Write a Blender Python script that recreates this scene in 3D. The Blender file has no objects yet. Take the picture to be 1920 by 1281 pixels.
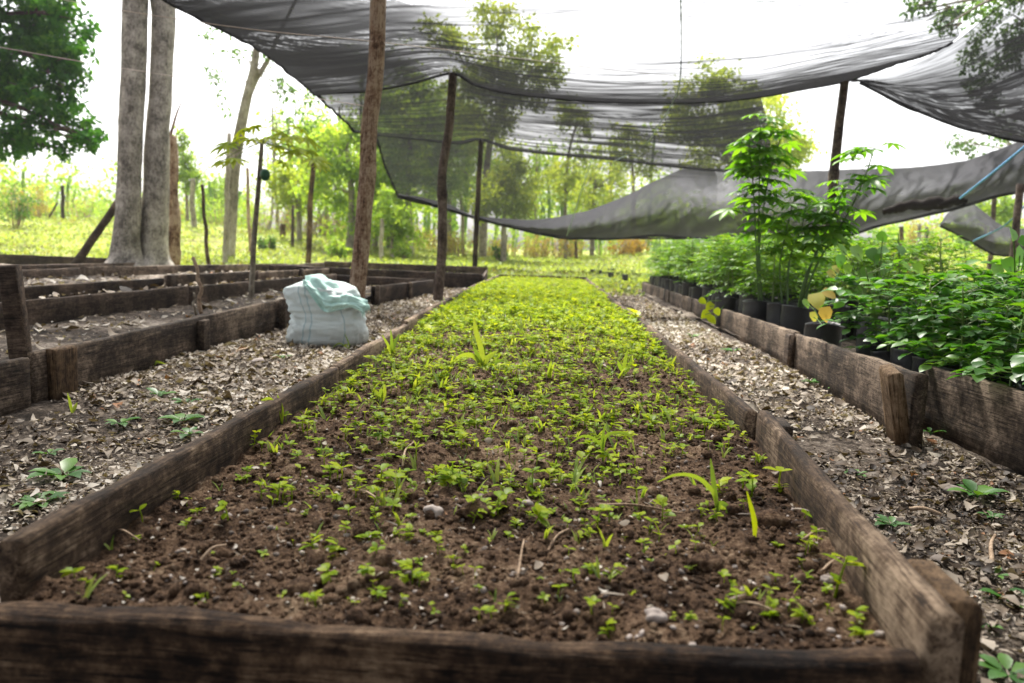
import bpy, math, random
import numpy as np
from mathutils import Matrix, Vector
random.seed(7)
RS = np.random.RandomState(11)
rad = math.radians
scene = bpy.context.scene
COL = scene.collection

# ------------------------------------------------------------------ camera
CAM_H = 0.47
YAW, PITCH, ROLL = rad(2.21), rad(6.52), rad(2.0)
FPX = 1493.0                                   # 28 mm on a 36 mm wide frame of 1920 pixels
cam_d = bpy.data.cameras.new("camera")
cam = bpy.data.objects.new("camera", cam_d)
COL.objects.link(cam)
cam_d.sensor_width = 36; cam_d.lens = 28
cam_d.clip_start = 0.02; cam_d.clip_end = 2000
ROT = Matrix.Rotation(YAW, 3, 'Z') @ Matrix.Rotation(rad(90) - PITCH, 3, 'X') @ Matrix.Rotation(ROLL, 3, 'Z')
cam.matrix_world = Matrix.Translation((0, 0, CAM_H)) @ ROT.to_4x4()
cam_d.dof.use_dof = True
cam_d.dof.focus_distance = 1.75
cam_d.dof.aperture_fstop = 5.0
scene.camera = cam

# ------------------------------------------------------------------ sky, sun, exposure
SUN_EL, SUN_AZ = rad(58), rad(-14)              # azimuth measured from +Y towards +X
world = bpy.data.worlds.new("World"); scene.world = world
world.use_nodes = True
wn = world.node_tree
bg = wn.nodes['Background']; bg.inputs[1].default_value = 0.15
sky = wn.nodes.new('ShaderNodeTexSky'); sky.sky_type = 'NISHITA'
sky.sun_disc = False; sky.sun_elevation = SUN_EL; sky.sun_rotation = SUN_AZ
sky.air_density = 1.0; sky.dust_density = 6.0; sky.ozone_density = 1.0
hs = wn.nodes.new('ShaderNodeHueSaturation'); hs.inputs['Saturation'].default_value = 0.22
hs.inputs['Value'].default_value = 1.0
wn.links.new(sky.outputs[0], hs.inputs['Color']); wn.links.new(hs.outputs[0], bg.inputs[0])
sl = bpy.data.lights.new("sun", 'SUN'); sl.energy = 3.6; sl.angle = rad(5); sl.color = (1, 0.95, 0.87)
sun = bpy.data.objects.new("sun", sl); COL.objects.link(sun)
sdir = Vector((math.sin(SUN_AZ) * math.cos(SUN_EL), math.cos(SUN_AZ) * math.cos(SUN_EL), math.sin(SUN_EL)))
sun.rotation_euler = sdir.to_track_quat('Z', 'Y').to_euler()
sun.location = (-3, 12, 20)
scene.view_settings.view_transform = 'Standard'
scene.view_settings.look = 'None'
scene.view_settings.exposure = 1.66
scene.view_settings.gamma = 1
scene.render.engine = 'CYCLES'
scene.cycles.max_bounces = 8
scene.cycles.transparent_max_bounces = 24
scene.cycles.diffuse_bounces = 3
scene.cycles.glossy_bounces = 2
scene.cycles.transmission_bounces = 4
scene.cycles.sample_clamp_indirect = 6

# ------------------------------------------------------------------ helpers: pixels of the photo to points of the place
def ray(px, py):
    return ROT @ Vector(((px - 960) / FPX, -(py - 640.5) / FPX, -1))
def PZ(px, py, z=0.0):
    d = ray(px, py); t = (z - CAM_H) / d.z
    return Vector((0, 0, CAM_H)) + d * t
def PY(px, py, Y):
    d = ray(px, py); t = Y / d.y
    return Vector((0, 0, CAM_H)) + d * t
def sstep(a, b, x):
    t = np.clip((x - a) / (b - a), 0, 1); return t * t * (3 - 2 * t)
_T = [np.random.RandomState(100 + i).rand(256, 256) for i in range(8)]
def vn(x, y, s=0):
    t = _T[s % 8]
    x = np.asarray(x, float) + s * 17.3; y = np.asarray(y, float) + s * 9.1
    xi = np.floor(x).astype(int); yi = np.floor(y).astype(int)
    fx = x - xi; fy = y - yi
    fx = fx * fx * (3 - 2 * fx); fy = fy * fy * (3 - 2 * fy)
    a = t[xi % 256, yi % 256]; b = t[(xi + 1) % 256, yi % 256]
    c = t[xi % 256, (yi + 1) % 256]; d = t[(xi + 1) % 256, (yi + 1) % 256]
    return (a * (1 - fx) + b * fx) * (1 - fy) + (c * (1 - fx) + d * fx) * fy
def fbm(x, y, o=4, s=0, g=0.5):
    r = 0; a = 1; n = 0
    for i in range(o):
        r = r + a * (vn(x * 2 ** i, y * 2 ** i, s + i) - 0.5); n += a; a *= g
    return r / n * 2                            # about -1..1
def terr(x, y):
    """height of the field behind the nursery beds"""
    x = np.asarray(x, float); y = np.asarray(y, float)
    side = np.clip((np.abs(x + 1.0) - 1.5) / 9, 0, 1)
    return sstep(11, 27, y) * (0.2 + 0.8 * side) + sstep(12, 16, y) * 0.05 * fbm(x * .35, y * .35, 3, 2)
def Pt(px, py, Y):
    """point on the field at picture column px and distance Y"""
    p = PY(px, py, Y); p.z = float(terr(p.x, Y)); return p

# ------------------------------------------------------------------ helpers: meshes
class MB:
    def __init__(s): s.v = []; s.f = []; s.t = []; s.n = 0
    def add(s, V, F, tint=0.5):
        V = np.asarray(V, float).reshape(-1, 3)
        if not isinstance(F, (list, tuple)): F = [F]
        for q in F:
            q = np.asarray(q, int)
            if len(q): s.f.append(q + s.n)
        s.v.append(V)
        s.t.append(np.full(len(V), tint) if np.isscalar(tint) else np.asarray(tint, float))
        s.n += len(V)
    def mesh(s, name, mat, smooth=True):
        me = bpy.data.meshes.new(name)
        V = np.concatenate(s.v).astype(np.float32); T = np.concatenate(s.t).astype(np.float32)
        me.vertices.add(len(V)); me.vertices.foreach_set('co', V.ravel())
        loops = np.concatenate([q.ravel() for q in s.f]).astype(np.int32)
        tot = np.concatenate([np.full(len(q), q.shape[1]) for q in s.f]).astype(np.int32)
        me.loops.add(len(loops)); me.loops.foreach_set('vertex_index', loops)
        me.polygons.add(len(tot))
        st = np.concatenate([[0], np.cumsum(tot)[:-1]]).astype(np.int32)
        me.polygons.foreach_set('loop_start', st); me.polygons.foreach_set('loop_total', tot)
        if smooth: me.polygons.foreach_set('use_smooth', np.ones(len(tot), bool))
        a = me.attributes.new('tint', 'FLOAT', 'POINT'); a.data.foreach_set('value', T)
        me.materials.append(mat)
        me.update(calc_edges=True)
        return me
    def build(s, name, mat, parent=None, loc=(0, 0, 0), smooth=True):
        return obj(name, s.mesh(name, mat, smooth), parent, loc)
def obj(name, me, parent=None, loc=(0, 0, 0)):
    o = bpy.data.objects.new(name, me); COL.objects.link(o)
    o.location = loc
    if parent: o.parent = parent
    return o
def tag(o, label=None, cat=None, group=None, kind=None):
    if label: o['label'] = label
    if cat: o['category'] = cat
    if group: o['group'] = group
    if kind: o['kind'] = kind
    return o
def thing(name, loc, label, cat, group=None):
    o = bpy.data.objects.new(name, None); COL.objects.link(o)
    o.location = loc; o.empty_display_size = .1
    return tag(o, label, cat, group)
def dup(root, loc, rz=0, sc=1, label=None, group=None):
    r = root.copy(); COL.objects.link(r); r.location = loc; r.rotation_euler = (0, 0, rz); r.scale = (sc, sc, sc)
    if label: r['label'] = label
    if group: r['group'] = group
    for ch in root.children:
        c = ch.copy(); COL.objects.link(c); c.parent = r
        for g in ch.children:
            d = g.copy(); COL.objects.link(d); d.parent = c
    return r
def nrm(a): return a / np.maximum(np.linalg.norm(a, axis=-1, keepdims=True), 1e-9)
def tube(mb, pts, radii, seg=8, tint=.5, rough=0, seed=0, cap=True, ell=1.0):
    P = np.array([tuple(p) for p in pts], float); n = len(P)
    R = np.broadcast_to(np.asarray(radii, float), (n,)) if np.ndim(radii) else np.full(n, radii)
    tg = nrm(np.gradient(P, axis=0))
    up = np.array([0, 0, 1.]) if abs(tg[0][2]) < .9 else np.array([0, 1., 0])
    X = nrm(np.cross(tg[0], up)); A = [X]
    for i in range(1, n):
        X = X - tg[i] * np.dot(X, tg[i]); X = X / max(np.linalg.norm(X), 1e-9); A.append(X)
    A = np.array(A); B = np.cross(tg, A)
    th = np.linspace(0, 2 * math.pi, seg, endpoint=False)
    rr = R[:, None] * np.ones((1, seg))
    if rough:
        ii = np.arange(n)[:, None]
        rr = rr * (1 + rough * fbm(ii * .23 + np.cos(th)[None] * .8 + 40, np.sin(th)[None] * .8 + ii * .11 + seed * 7 + 40, 3, seed))
    V = P[:, None] + rr[..., None] * (np.cos(th)[None, :, None] * A[:, None] + ell * np.sin(th)[None, :, None] * B[:, None])
    i, j = np.meshgrid(np.arange(n - 1), np.arange(seg), indexing='ij')
    a = i * seg + j; b = i * seg + (j + 1) % seg
    F = [np.stack([a, b, b + seg, a + seg], -1).reshape(-1, 4)]
    if cap:
        F.append(np.arange(seg)[::-1][None]); F.append((np.arange(seg) + (n - 1) * seg)[None])
    mb.add(V.reshape(-1, 3), F, tint)
def smooth_path(pts, n):
    P = np.array([tuple(p) for p in pts], float)
    if len(P) < 3:
        t = np.linspace(0, 1, n)[:, None]; return P[0] * (1 - t) + P[-1] * t
    Q = np.vstack([2 * P[0] - P[1], P, 2 * P[-1] - P[-2]])
    out = []
    for s in np.linspace(0, len(P) - 1, n):
        i = min(int(s), len(P) - 2); t = s - i
        p0, p1, p2, p3 = Q[i], Q[i + 1], Q[i + 2], Q[i + 3]
        out.append(.5 * ((2 * p1) + (-p0 + p2) * t + (2 * p0 - 5 * p1 + 4 * p2 - p3) * t * t + (-p0 + 3 * p1 - 3 * p2 + p3) * t ** 3))
    return np.array(out)
def scatter(mb, T, F, pos, D, U, size, tint):
    """copies of a small leaf template: y along D, z towards U"""
    n = len(pos); D = nrm(D); X = nrm(np.cross(D, U)); N = np.cross(X, D)
    size = np.asarray(size, float)
    if size.ndim == 1: size = size[:, None] * np.ones((1, 3))
    S = size[:, None, :] * T[None]
    V = pos[:, None] + S[..., 0:1] * X[:, None] + S[..., 1:2] * D[:, None] + S[..., 2:3] * N[:, None]
    k = len(T); off = (np.arange(n) * k)[:, None, None]
    Fs = [(np.asarray(f)[None] + off).reshape(-1, np.asarray(f).shape[1]) for f in F]
    mb.add(V.reshape(-1, 3), Fs, np.repeat(tint, k))
# leaf templates, length 1 along y
DIA_T = np.array([[0, 0, 0], [.27, .45, .07], [0, 1, -.06], [-.27, .45, .07]]); DIA_F = [np.array([[0, 1, 2], [0, 2, 3]])]
OV_T = np.array([[0, 0, 0], [.16, .2, .03], [.27, .5, .05], [.17, .8, .0], [0, 1, -.1], [-.17, .8, .0], [-.27, .5, .05], [-.16, .2, .03], [0, .5, 0.0], [0, .2, 0], [0, .8, -.04]])
OV_F = [np.array([[0, 1, 9], [0, 9, 7], [3, 4, 10], [10, 4, 5]]), np.array([[9, 1, 2, 8], [7, 9, 8, 6], [8, 2, 3, 10], [6, 8, 10, 5]])]
RND_T = OV_T * np.array([1.55, 1, 1])
BL_T = np.array([[-.05, 0, 0], [.05, 0, 0], [-.05, .35, .02], [.05, .35, .02], [-.035, .7, -.05], [.035, .7, -.05], [0, 1, -.2]])
BL_F = [np.array([[0, 1, 3, 2], [2, 3, 5, 4]]), np.array([[4, 5, 6]])]
def rdir(n, up=0.0, rs=RS):
    d = rs.normal(size=(n, 3)); d = nrm(d); d[:, 2] += up; return nrm(d)

# ------------------------------------------------------------------ helpers: materials
def newmat(name):
    m = bpy.data.materials.new(name); m.use_nodes = True
    nt = m.node_tree; nt.nodes.clear()
    out = nt.nodes.new('ShaderNodeOutputMaterial')
    return m, nt, out
def N(nt, t, **kw):
    n = nt.nodes.new(t)
    for k, v in kw.items():
        if k.startswith('_'): setattr(n, k[1:], v)
        else: n.inputs[k.replace('__', ' ')].default_value = v
    return n
def ramp(nt, fac, stops):
    r = nt.nodes.new('ShaderNodeValToRGB'); e = r.color_ramp.elements
    while len(e) < len(stops): e.new(.5)
    for i, (p, c) in enumerate(stops): e[i].position = p; e[i].color = (*c, 1)
    nt.links.new(fac, r.inputs[0]); return r.outputs[0]
def coords(nt, scale=(1, 1, 1), kind='Object'):
    tc = nt.nodes.new('ShaderNodeTexCoord'); mp = nt.nodes.new('ShaderNodeMapping')
    mp.inputs['Scale'].default_value = scale
    nt.links.new(tc.outputs[kind], mp.inputs[0]); return mp.outputs[0]
def noise(nt, vec, sc, det=6, ro=.6, dist=0):
    n = nt.nodes.new('ShaderNodeTexNoise'); n.inputs['Scale'].default_value = sc
    n.inputs['Detail'].default_value = det; n.inputs['Roughness'].default_value = ro; n.inputs['Distortion'].default_value = dist
    nt.links.new(vec, n.inputs['Vector']); return n.outputs[0]
def mixc(nt, fac, a, b, mode='MIX'):
    m = nt.nodes.new('ShaderNodeMix'); m.data_type = 'RGBA'; m.blend_type = mode
    for s, k in ((fac, 0), (a, 6), (b, 7)):
        if hasattr(s, 'is_output'): nt.links.new(s, m.inputs[k])
        elif k == 0: m.inputs[0].default_value = s
        else: m.inputs[k].default_value = (*s, 1)
    return m.outputs[2]
def mth(nt, op, a, b=None, c=None):
    m = nt.nodes.new('ShaderNodeMath'); m.operation = op
    for i, s in enumerate((a, b, c)):
        if s is None: continue
        if hasattr(s, 'is_output'): nt.links.new(s, m.inputs[i])
        else: m.inputs[i].default_value = s
    return m.outputs[0]
def bump(nt, h, strength=.5, dist=.01):
    b = nt.nodes.new('ShaderNodeBump'); b.inputs['Strength'].default_value = strength; b.inputs['Distance'].default_value = dist
    nt.links.new(h, b.inputs['Height']); return b.outputs[0]
def princ(nt, out, col, rough=.8, nor=None, spec=.3):
    p = nt.nodes.new('ShaderNodeBsdfPrincipled')
    if hasattr(col, 'is_output'): nt.links.new(col, p.inputs['Base Color'])
    else: p.inputs['Base Color'].default_value = (*col, 1)
    if hasattr(rough, 'is_output'): nt.links.new(rough, p.inputs['Roughness'])
    else: p.inputs['Roughness'].default_value = rough
    p.inputs['Specular IOR Level'].default_value = spec
    if nor: nt.links.new(nor, p.inputs['Normal'])
    nt.links.new(p.outputs[0], out.inputs[0]); return p
def attr(nt, name='tint'):
    a = nt.nodes.new('ShaderNodeAttribute'); a.attribute_name = name; return a.outputs['Fac']

def m_leaf(name, stops, transl=.45, gloss=.05, rough=.4):
    m, nt, out = newmat(name)
    c = ramp(nt, attr(nt), stops)
    d = N(nt, 'ShaderNodeBsdfDiffuse'); t = N(nt, 'ShaderNodeBsdfTranslucent')
    nt.links.new(c, d.inputs[0])
    tc = mixc(nt, 1.0, c, (1.5, 1.35, .55), 'MULTIPLY'); nt.links.new(tc, t.inputs[0])
    mx = N(nt, 'ShaderNodeMixShader', Fac=transl); nt.links.new(d.outputs[0], mx.inputs[1]); nt.links.new(t.outputs[0], mx.inputs[2])
    g = N(nt, 'ShaderNodeBsdfGlossy', Roughness=rough)
    m2 = N(nt, 'ShaderNodeMixShader', Fac=gloss); nt.links.new(mx.outputs[0], m2.inputs[1]); nt.links.new(g.outputs[0], m2.inputs[2])
    nt.links.new(m2.outputs[0], out.inputs[0]); return m
def m_wood(name, stops, grain=(1.5, 30, 30), bs=.5, stain=3.0):
    m, nt, out = newmat(name)
    oi = nt.nodes.new('ShaderNodeObjectInfo')
    tc = nt.nodes.new('ShaderNodeTexCoord')
    ad = nt.nodes.new('ShaderNodeVectorMath'); ad.operation = 'ADD'
    nt.links.new(tc.outputs['Object'], ad.inputs[0]); 
    rv = mth(nt, 'MULTIPLY', oi.outputs['Random'], 31.0)
    nt.links.new(rv, ad.inputs[1])
    mp = nt.nodes.new('ShaderNodeMapping'); mp.inputs['Scale'].default_value = grain; nt.links.new(ad.outputs[0], mp.inputs[0])
    g = noise(nt, mp.outputs[0], 4, 8, .7, 1.2)
    st = noise(nt, ad.outputs[0], stain, 5, .6)
    sp = noise(nt, ad.outputs[0], 55, 3, .7)
    f = mth(nt, 'ADD', mth(nt, 'MULTIPLY', g, .38), mth(nt, 'MULTIPLY', st, .50))
    pt = noise(nt, ad.outputs[0], stain * 4.5, 6, .75)
    f = mth(nt, 'ADD', mth(nt, 'ADD', f, mth(nt, 'MULTIPLY', sp, .28)), mth(nt, 'MULTIPLY', mth(nt, 'SUBTRACT', pt, .5), .3))
    f = mth(nt, 'ADD', f, mth(nt, 'MULTIPLY', oi.outputs['Random'], .06))
    crk = noise(nt, mp.outputs[0], 9, 4, .6, .3)
    f = mth(nt, 'SUBTRACT', f, mth(nt, 'MULTIPLY', mth(nt, 'LESS_THAN', crk, .40), .09))
    c = ramp(nt, f, [(.595 + (p - .585) * .58, q) for p, q in (stops if 'bark' in name else [(p, (q[0] * 1.05, q[1] * .97, q[2] * .88)) for p, q in stops])])
    h = mth(nt, 'ADD', mth(nt, 'MULTIPLY', g, 1.0), mth(nt, 'MULTIPLY', sp, .35))
    princ(nt, out, c, .85, bump(nt, h, bs, .012), .2); return m

M = {}
M['board'] = m_wood('weathered_board', [(.38, (.010, .008, .006)), (.52, (.032, .024, .018)), (.64, (.075, .058, .044)), (.80, (.21, .17, .135))])
M['rail'] = m_wood('bed_rail_wood', [(.38, (.009, .006, .004)), (.52, (.034, .023, .015)), (.64, (.080, .056, .038)), (.82, (.25, .20, .15))])
M['front'] = m_wood('dark_front_wood', [(.40, (.008, .005, .004)), (.54, (.050, .031, .019)), (.65, (.14, .095, .062)), (.80, (.30, .23, .16))], (1.2, 26, 26), .9)
M['stake'] = m_wood('stake_wood', [(.38, (.014, .009, .005)), (.52, (.055, .035, .019)), (.68, (.13, .088, .052)), (.85, (.25, .19, .13))], (30, 30, 2))
M['dark'] = m_wood('dark_board', [(.40, (.008, .006, .005)), (.55, (.030, .022, .017)), (.70, (.075, .056, .043)), (.88, (.18, .14, .11))])
M['pole'] = m_wood('peeled_pole_bark', [(.40, (.022, .012, .007)), (.50, (.085, .045, .026)), (.60, (.20, .12, .075)), (.74, (.36, .27, .19))], (16, 16, 1.6), .9, 4)
M['pole_dark'] = m_wood('dark_pole_bark', [(.40, (.010, .007, .006)), (.54, (.04, .026, .02)), (.68, (.11, .08, .06)), (.85, (.22, .17, .14))], (22, 22, 1.5), .9, 5)
M['bark'] = m_wood('grey_tree_bark', [(.40, (.075, .065, .055)), (.53, (.18, .16, .135)), (.63, (.27, .24, .205)), (.80, (.40, .365, .315))], (7, 7, 2.2), 1.0, 6.0)
M['bark_pale'] = m_wood('pale_tree_bark', [(.40, (.06, .05, .038)), (.54, (.16, .135, .10)), (.66, (.27, .235, .18)), (.85, (.42, .38, .31))], (5, 5, 1.0), .6, 1.2)
M['twig'] = m_wood('twig_wood', [(.4, (.10, .07, .05)), (.55, (.24, .18, .13)), (.75, (.42, .34, .26))], (20, 20, 20), .3, 6)
M['leaf_dark'] = m_leaf('deep_green_leaf', [(0, (.012, .060, .010)), (.5, (.034, .13, .012)), (1, (.09, .23, .02))], .5, .015)
M['leaf_mid'] = m_leaf('mid_green_leaf', [(0, (.03, .09, .018)), (.5, (.065, .15, .02)), (1, (.12, .22, .03))], .5, .05)
M['leaf_lime'] = m_leaf('lime_tree_leaf', [(0, (.11, .21, .035)), (.5, (.21, .34, .05)), (1, (.34, .45, .08))], .55, .02)
M['leaf_grey'] = m_leaf('olive_tree_leaf', [(0, (.16, .24, .035)), (.5, (.28, .37, .05)), (1, (.42, .48, .08))], .5, .02)
M['brush'] = m_leaf('dry_brush_leaf', [(0, (.16, .10, .05)), (.35, (.26, .19, .08)), (.6, (.27, .28, .07)), (1, (.33, .36, .08))], .45, .02)
M['golden'] = m_leaf('golden_shrub_leaf', [(0, (.16, .08, .02)), (.5, (.34, .22, .03)), (1, (.4, .34, .05))], .45, .02)
M['seedling'] = m_leaf('seedling_leaf', [(0, (.09, .18, .010)), (.5, (.21, .32, .010)), (1, (.36, .43, .018))], .5, .015)
M['grass'] = m_leaf('grass_blade', [(0, (.07, .15, .03)), (.5, (.18, .29, .04)), (1, (.32, .40, .06))], .5, .04)
M['field'] = m_leaf('field_grass', [(0, (.13, .115, .06)), (.5, (.14, .20, .045)), (1, (.22, .29, .06))], .5, .02)
M['weed'] = m_leaf('path_weed_leaf', [(0, (.03, .10, .018)), (.5, (.055, .16, .025)), (1, (.12, .25, .03))], .35, .05, .4)
M['potleaf'] = m_leaf('nursery_leaf', [(0, (.022, .095, .010)), (.5, (.06, .20, .014)), (1, (.17, .34, .022))], .5, .05, .38)
M['potleaf_fine'] = m_leaf('fine_nursery_leaf', [(0, (.045, .14, .010)), (.5, (.11, .25, .014)), (1, (.24, .38, .025))], .5, .03, .4)
M['palmate'] = m_leaf('palmate_leaf', [(0, (.03, .11, .008)), (.5, (.075, .21, .010)), (1, (.15, .31, .016))], .55, .035, .4)
M['heart'] = m_leaf('heart_leaf', [(0, (.04, .15, .015)), (.5, (.085, .24, .018)), (1, (.18, .36, .035))], .45, .06, .35)
M['yellow'] = m_leaf('yellowed_leaf', [(0, (.42, .28, .08)), (.5, (.50, .42, .12)), (1, (.42, .46, .10))], .5, .04)
M['stem'] = m_leaf('green_stem', [(0, (.04, .10, .02)), (.5, (.09, .17, .03)), (1, (.2, .26, .08))], .1, .04)
M['litter'] = m_leaf('dry_leaf_litter', [(0, (.02, .014, .010)), (.25, (.07, .05, .035)), (.5, (.20, .16, .12)), (.75, (.37, .32, .26)), (.95, (.50, .46, .40)), (1, (.26, .13, .065))], .1, .02, .5)
def m_stone():
    m, nt, out = newmat('stone'); v = coords(nt)
    c = ramp(nt, mth(nt, 'ADD', mth(nt, 'MULTIPLY', noise(nt, v, 40, 5), .5), mth(nt, 'MULTIPLY', attr(nt), .5)), [(.2, (.05, .04, .034)), (.5, (.17, .14, .12)), (.75, (.42, .36, .32))])
    princ(nt, out, c, .8, bump(nt, noise(nt, v, 90, 5), .5, .004)); return m
M['stone'] = m_stone()
def m_plain(name, c, r=.5, spec=.4, bs=0, sc=60):
    m, nt, out = newmat(name); v = coords(nt)
    n = noise(nt, v, sc, 4)
    cc = mixc(nt, n, tuple(x * .75 for x in c), tuple(min(1, x * 1.25) for x in c))
    princ(nt, out, cc, r, bump(nt, n, bs, .004) if bs else None, spec); return m
M['bag'] = m_plain('black_polybag', (.018, .018, .020), .42, .5, .9, 26)
M['potsoil'] = m_plain('pot_soil', (.03, .02, .014), .95, .1, .8, 90)
M['rope_blue'] = m_plain('blue_rope', (.06, .22, .42), .6)
M['rope_grey'] = m_plain('grey_cord', (.25, .33, .36), .6)
M['wire'] = m_plain('pale_wire', (.45, .36, .30), .5)
M['fruit'] = m_plain('green_fruit', (.012, .09, .045), .35)
M['debris'] = m_plain('net_debris', (.012, .009, .007), .95, .1, 1, 60)
def m_soil():
    m, nt, out = newmat('bed_soil'); v = coords(nt)
    a = noise(nt, v, 7, 6, .6); b = noise(nt, v, 70, 6, .7); cc = noise(nt, v, 240, 3, .7)
    f = mth(nt, 'ADD', mth(nt, 'ADD', mth(nt, 'MULTIPLY', a, .35), mth(nt, 'MULTIPLY', b, .4)), mth(nt, 'MULTIPLY', cc, .25))
    c = ramp(nt, f, [(.38, (.010, .006, .004)), (.46, (.050, .029, .017)), (.53, (.135, .083, .050)), (.62, (.30, .22, .145))])
    h = mth(nt, 'ADD', b, mth(nt, 'MULTIPLY', cc, .5))
    princ(nt, out, c, .95, bump(nt, h, .9, .012), .15); return m
M['soil'] = m_soil()
def m_path():
    m, nt, out = newmat('litter_path'); v = coords(nt)
    a = noise(nt, v, 2.2, 5, .6); b = noise(nt, v, 38, 6, .7, .8); cc = noise(nt, v, 150, 4, .7)
    f = mth(nt, 'ADD', mth(nt, 'ADD', mth(nt, 'MULTIPLY', a, .45), mth(nt, 'MULTIPLY', b, .4)), mth(nt, 'MULTIPLY', cc, .2))
    c = ramp(nt, f, [(.42, (.010, .008, .006)), (.50, (.045, .034, .026)), (.565, (.15, .12, .095)), (.66, (.40, .35, .29))])
    princ(nt, out, c, .95, bump(nt, mth(nt, 'ADD', b, cc), .9, .012), .15); return m
M['path'] = m_path()
def m_ground():
    m, nt, out = newmat('field_ground'); v = coords(nt)
    a = noise(nt, v, .5, 6, .6); b = noise(nt, v, 6, 6, .7); cc = noise(nt, v, 40, 3, .7)
    f = mth(nt, 'ADD', mth(nt, 'ADD', mth(nt, 'MULTIPLY', a, .5), mth(nt, 'MULTIPLY', b, .3)), mth(nt, 'MULTIPLY', cc, .2))
    g = ramp(nt, f, [(.36, (.10, .085, .04)), (.46, (.22, .23, .06)), (.56, (.25, .32, .05)), (.66, (.34, .30, .2))])
    d = ramp(nt, f, [(.36, (.02, .015, .011)), (.5, (.085, .063, .047)), (.64, (.24, .20, .16))])
    sx = nt.nodes.new('ShaderNodeSeparateXYZ'); tc = nt.nodes.new('ShaderNodeTexCoord'); nt.links.new(tc.outputs['Object'], sx.inputs[0])
    mr = nt.nodes.new('ShaderNodeMapRange'); mr.inputs[1].default_value = 8.6; mr.inputs[2].default_value = 10.2
    nt.links.new(mth(nt, 'ADD', sx.outputs[1], mth(nt, 'MULTIPLY', b, .8)), mr.inputs[0])
    princ(nt, out, mixc(nt, mr.outputs[0], d, g), .95, bump(nt, mth(nt, 'ADD', b, cc), .7, .03), .1); return m
M['ground'] = m_ground()
def m_net(name, gl=.016, fd=.007, ft=.007):
    m, nt, out = newmat(name)
    ge = nt.nodes.new('ShaderNodeNewGeometry')
    dp = nt.nodes.new('ShaderNodeVectorMath'); dp.operation = 'DOT_PRODUCT'
    v = coords(nt, (1, 1, 1))
    n1 = noise(nt, coords(nt, (1.5, 6, 6)), 2.6, 6, .62, 1.2)
    nb = bump(nt, n1, 1.0, .12)
    nt.links.new(ge.outputs['Normal'], dp.inputs[0]); nt.links.new(ge.outputs['Incoming'], dp.inputs[1])
    c = mth(nt, 'MAXIMUM', mth(nt, 'ABSOLUTE', dp.outputs['Value']), .10)
    hole = mth(nt, 'SUBTRACT', 1.0, attr(nt))                      # share of open mesh, seen square on
    tr = mth(nt, 'POWER', mth(nt, 'MAXIMUM', hole, .001), mth(nt, 'DIVIDE', 1.0, c))   # longer way through the weave at a slant
    d = N(nt, 'ShaderNodeBsdfDiffuse'); d.inputs[0].default_value = (fd, fd, fd * 1.08, 1); nt.links.new(nb, d.inputs['Normal'])
    t = N(nt, 'ShaderNodeBsdfTranslucent'); t.inputs[0].default_value = (ft, ft, ft * 1.08, 1)
    g = N(nt, 'ShaderNodeBsdfGlossy', Roughness=.26); g.inputs[0].default_value = (.8, .8, .85, 1); nt.links.new(nb, g.inputs['Normal'])
    a = N(nt, 'ShaderNodeAddShader'); nt.links.new(d.outputs[0], a.inputs[0]); nt.links.new(t.outputs[0], a.inputs[1])
    b = N(nt, 'ShaderNodeMixShader', Fac=gl); nt.links.new(a.outputs[0], b.inputs[1]); nt.links.new(g.outputs[0], b.inputs[2])
    tp = N(nt, 'ShaderNodeBsdfTransparent')
    mx = nt.nodes.new('ShaderNodeMixShader'); nt.links.new(tr, mx.inputs[0]); nt.links.new(b.outputs[0], mx.inputs[1]); nt.links.new(tp.outputs[0], mx.inputs[2])
    nt.links.new(mx.outputs[0], out.inputs[0]); return m
M['net'] = m_net('shade_net_weave'); M['net_grey'] = m_net('front_lit_grey_net', .02, .030, .038)  # grey copy has paler fibres: front light on those sheets put into the colour
def m_sack():
    m, nt, out = newmat('woven_sack'); v = coords(nt)
    u = attr(nt)                                    # position round the sack, 0..1
    w = noise(nt, coords(nt, (1, 1, 1)), 30, 4)
    dz = nt.nodes.new('ShaderNodeSeparateXYZ'); nt.links.new(v, dz.inputs[0])
    dirt = mth(nt, 'MULTIPLY', mth(nt, 'SUBTRACT', 1.0, mth(nt, 'MINIMUM', mth(nt, 'MULTIPLY', dz.outputs[2], 9.0), 1.0)), noise(nt, v, 14, 5))
    base = mixc(nt, mth(nt, 'MULTIPLY', dirt, .9), mixc(nt, w, (.58, .68, .665), (.74, .81, .79)), (.30, .27, .22))
    s = None
    for c0, hw in ((.20, .003), (.225, .003), (.33, .004), (.62, .004), (.7, .004), (.8, .004), (.9, .004), (.03, .003)):
        k = mth(nt, 'LESS_THAN', mth(nt, 'ABSOLUTE', mth(nt, 'SUBTRACT', u, c0)), hw)
        s = k if s is None else mth(nt, 'MAXIMUM', s, k)
    col = mixc(nt, mth(nt, 'MULTIPLY', s, .55), base, (.20, .38, .42))
    wv = N(nt, 'ShaderNodeTexWave', Scale=120.0); nt.links.new(v, wv.inputs['Vector']); wv.bands_direction = 'Z'
    p = princ(nt, out, col, .5, bump(nt, mth(nt, 'ADD', mth(nt, 'MULTIPLY', wv.outputs['Fac'], .4), mth(nt, 'ADD', w, mth(nt, 'MULTIPLY', noise(nt, coords(nt, (1, 1, 2.2)), 16, 5, .6, 1.5), 3.0))), .55, .006), .35)
    return m
M['sack'] = m_sack()
M['sack_green'] = m_plain('mint_cloth', (.42, .63, .57), .55, .3, .4, 40)

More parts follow.
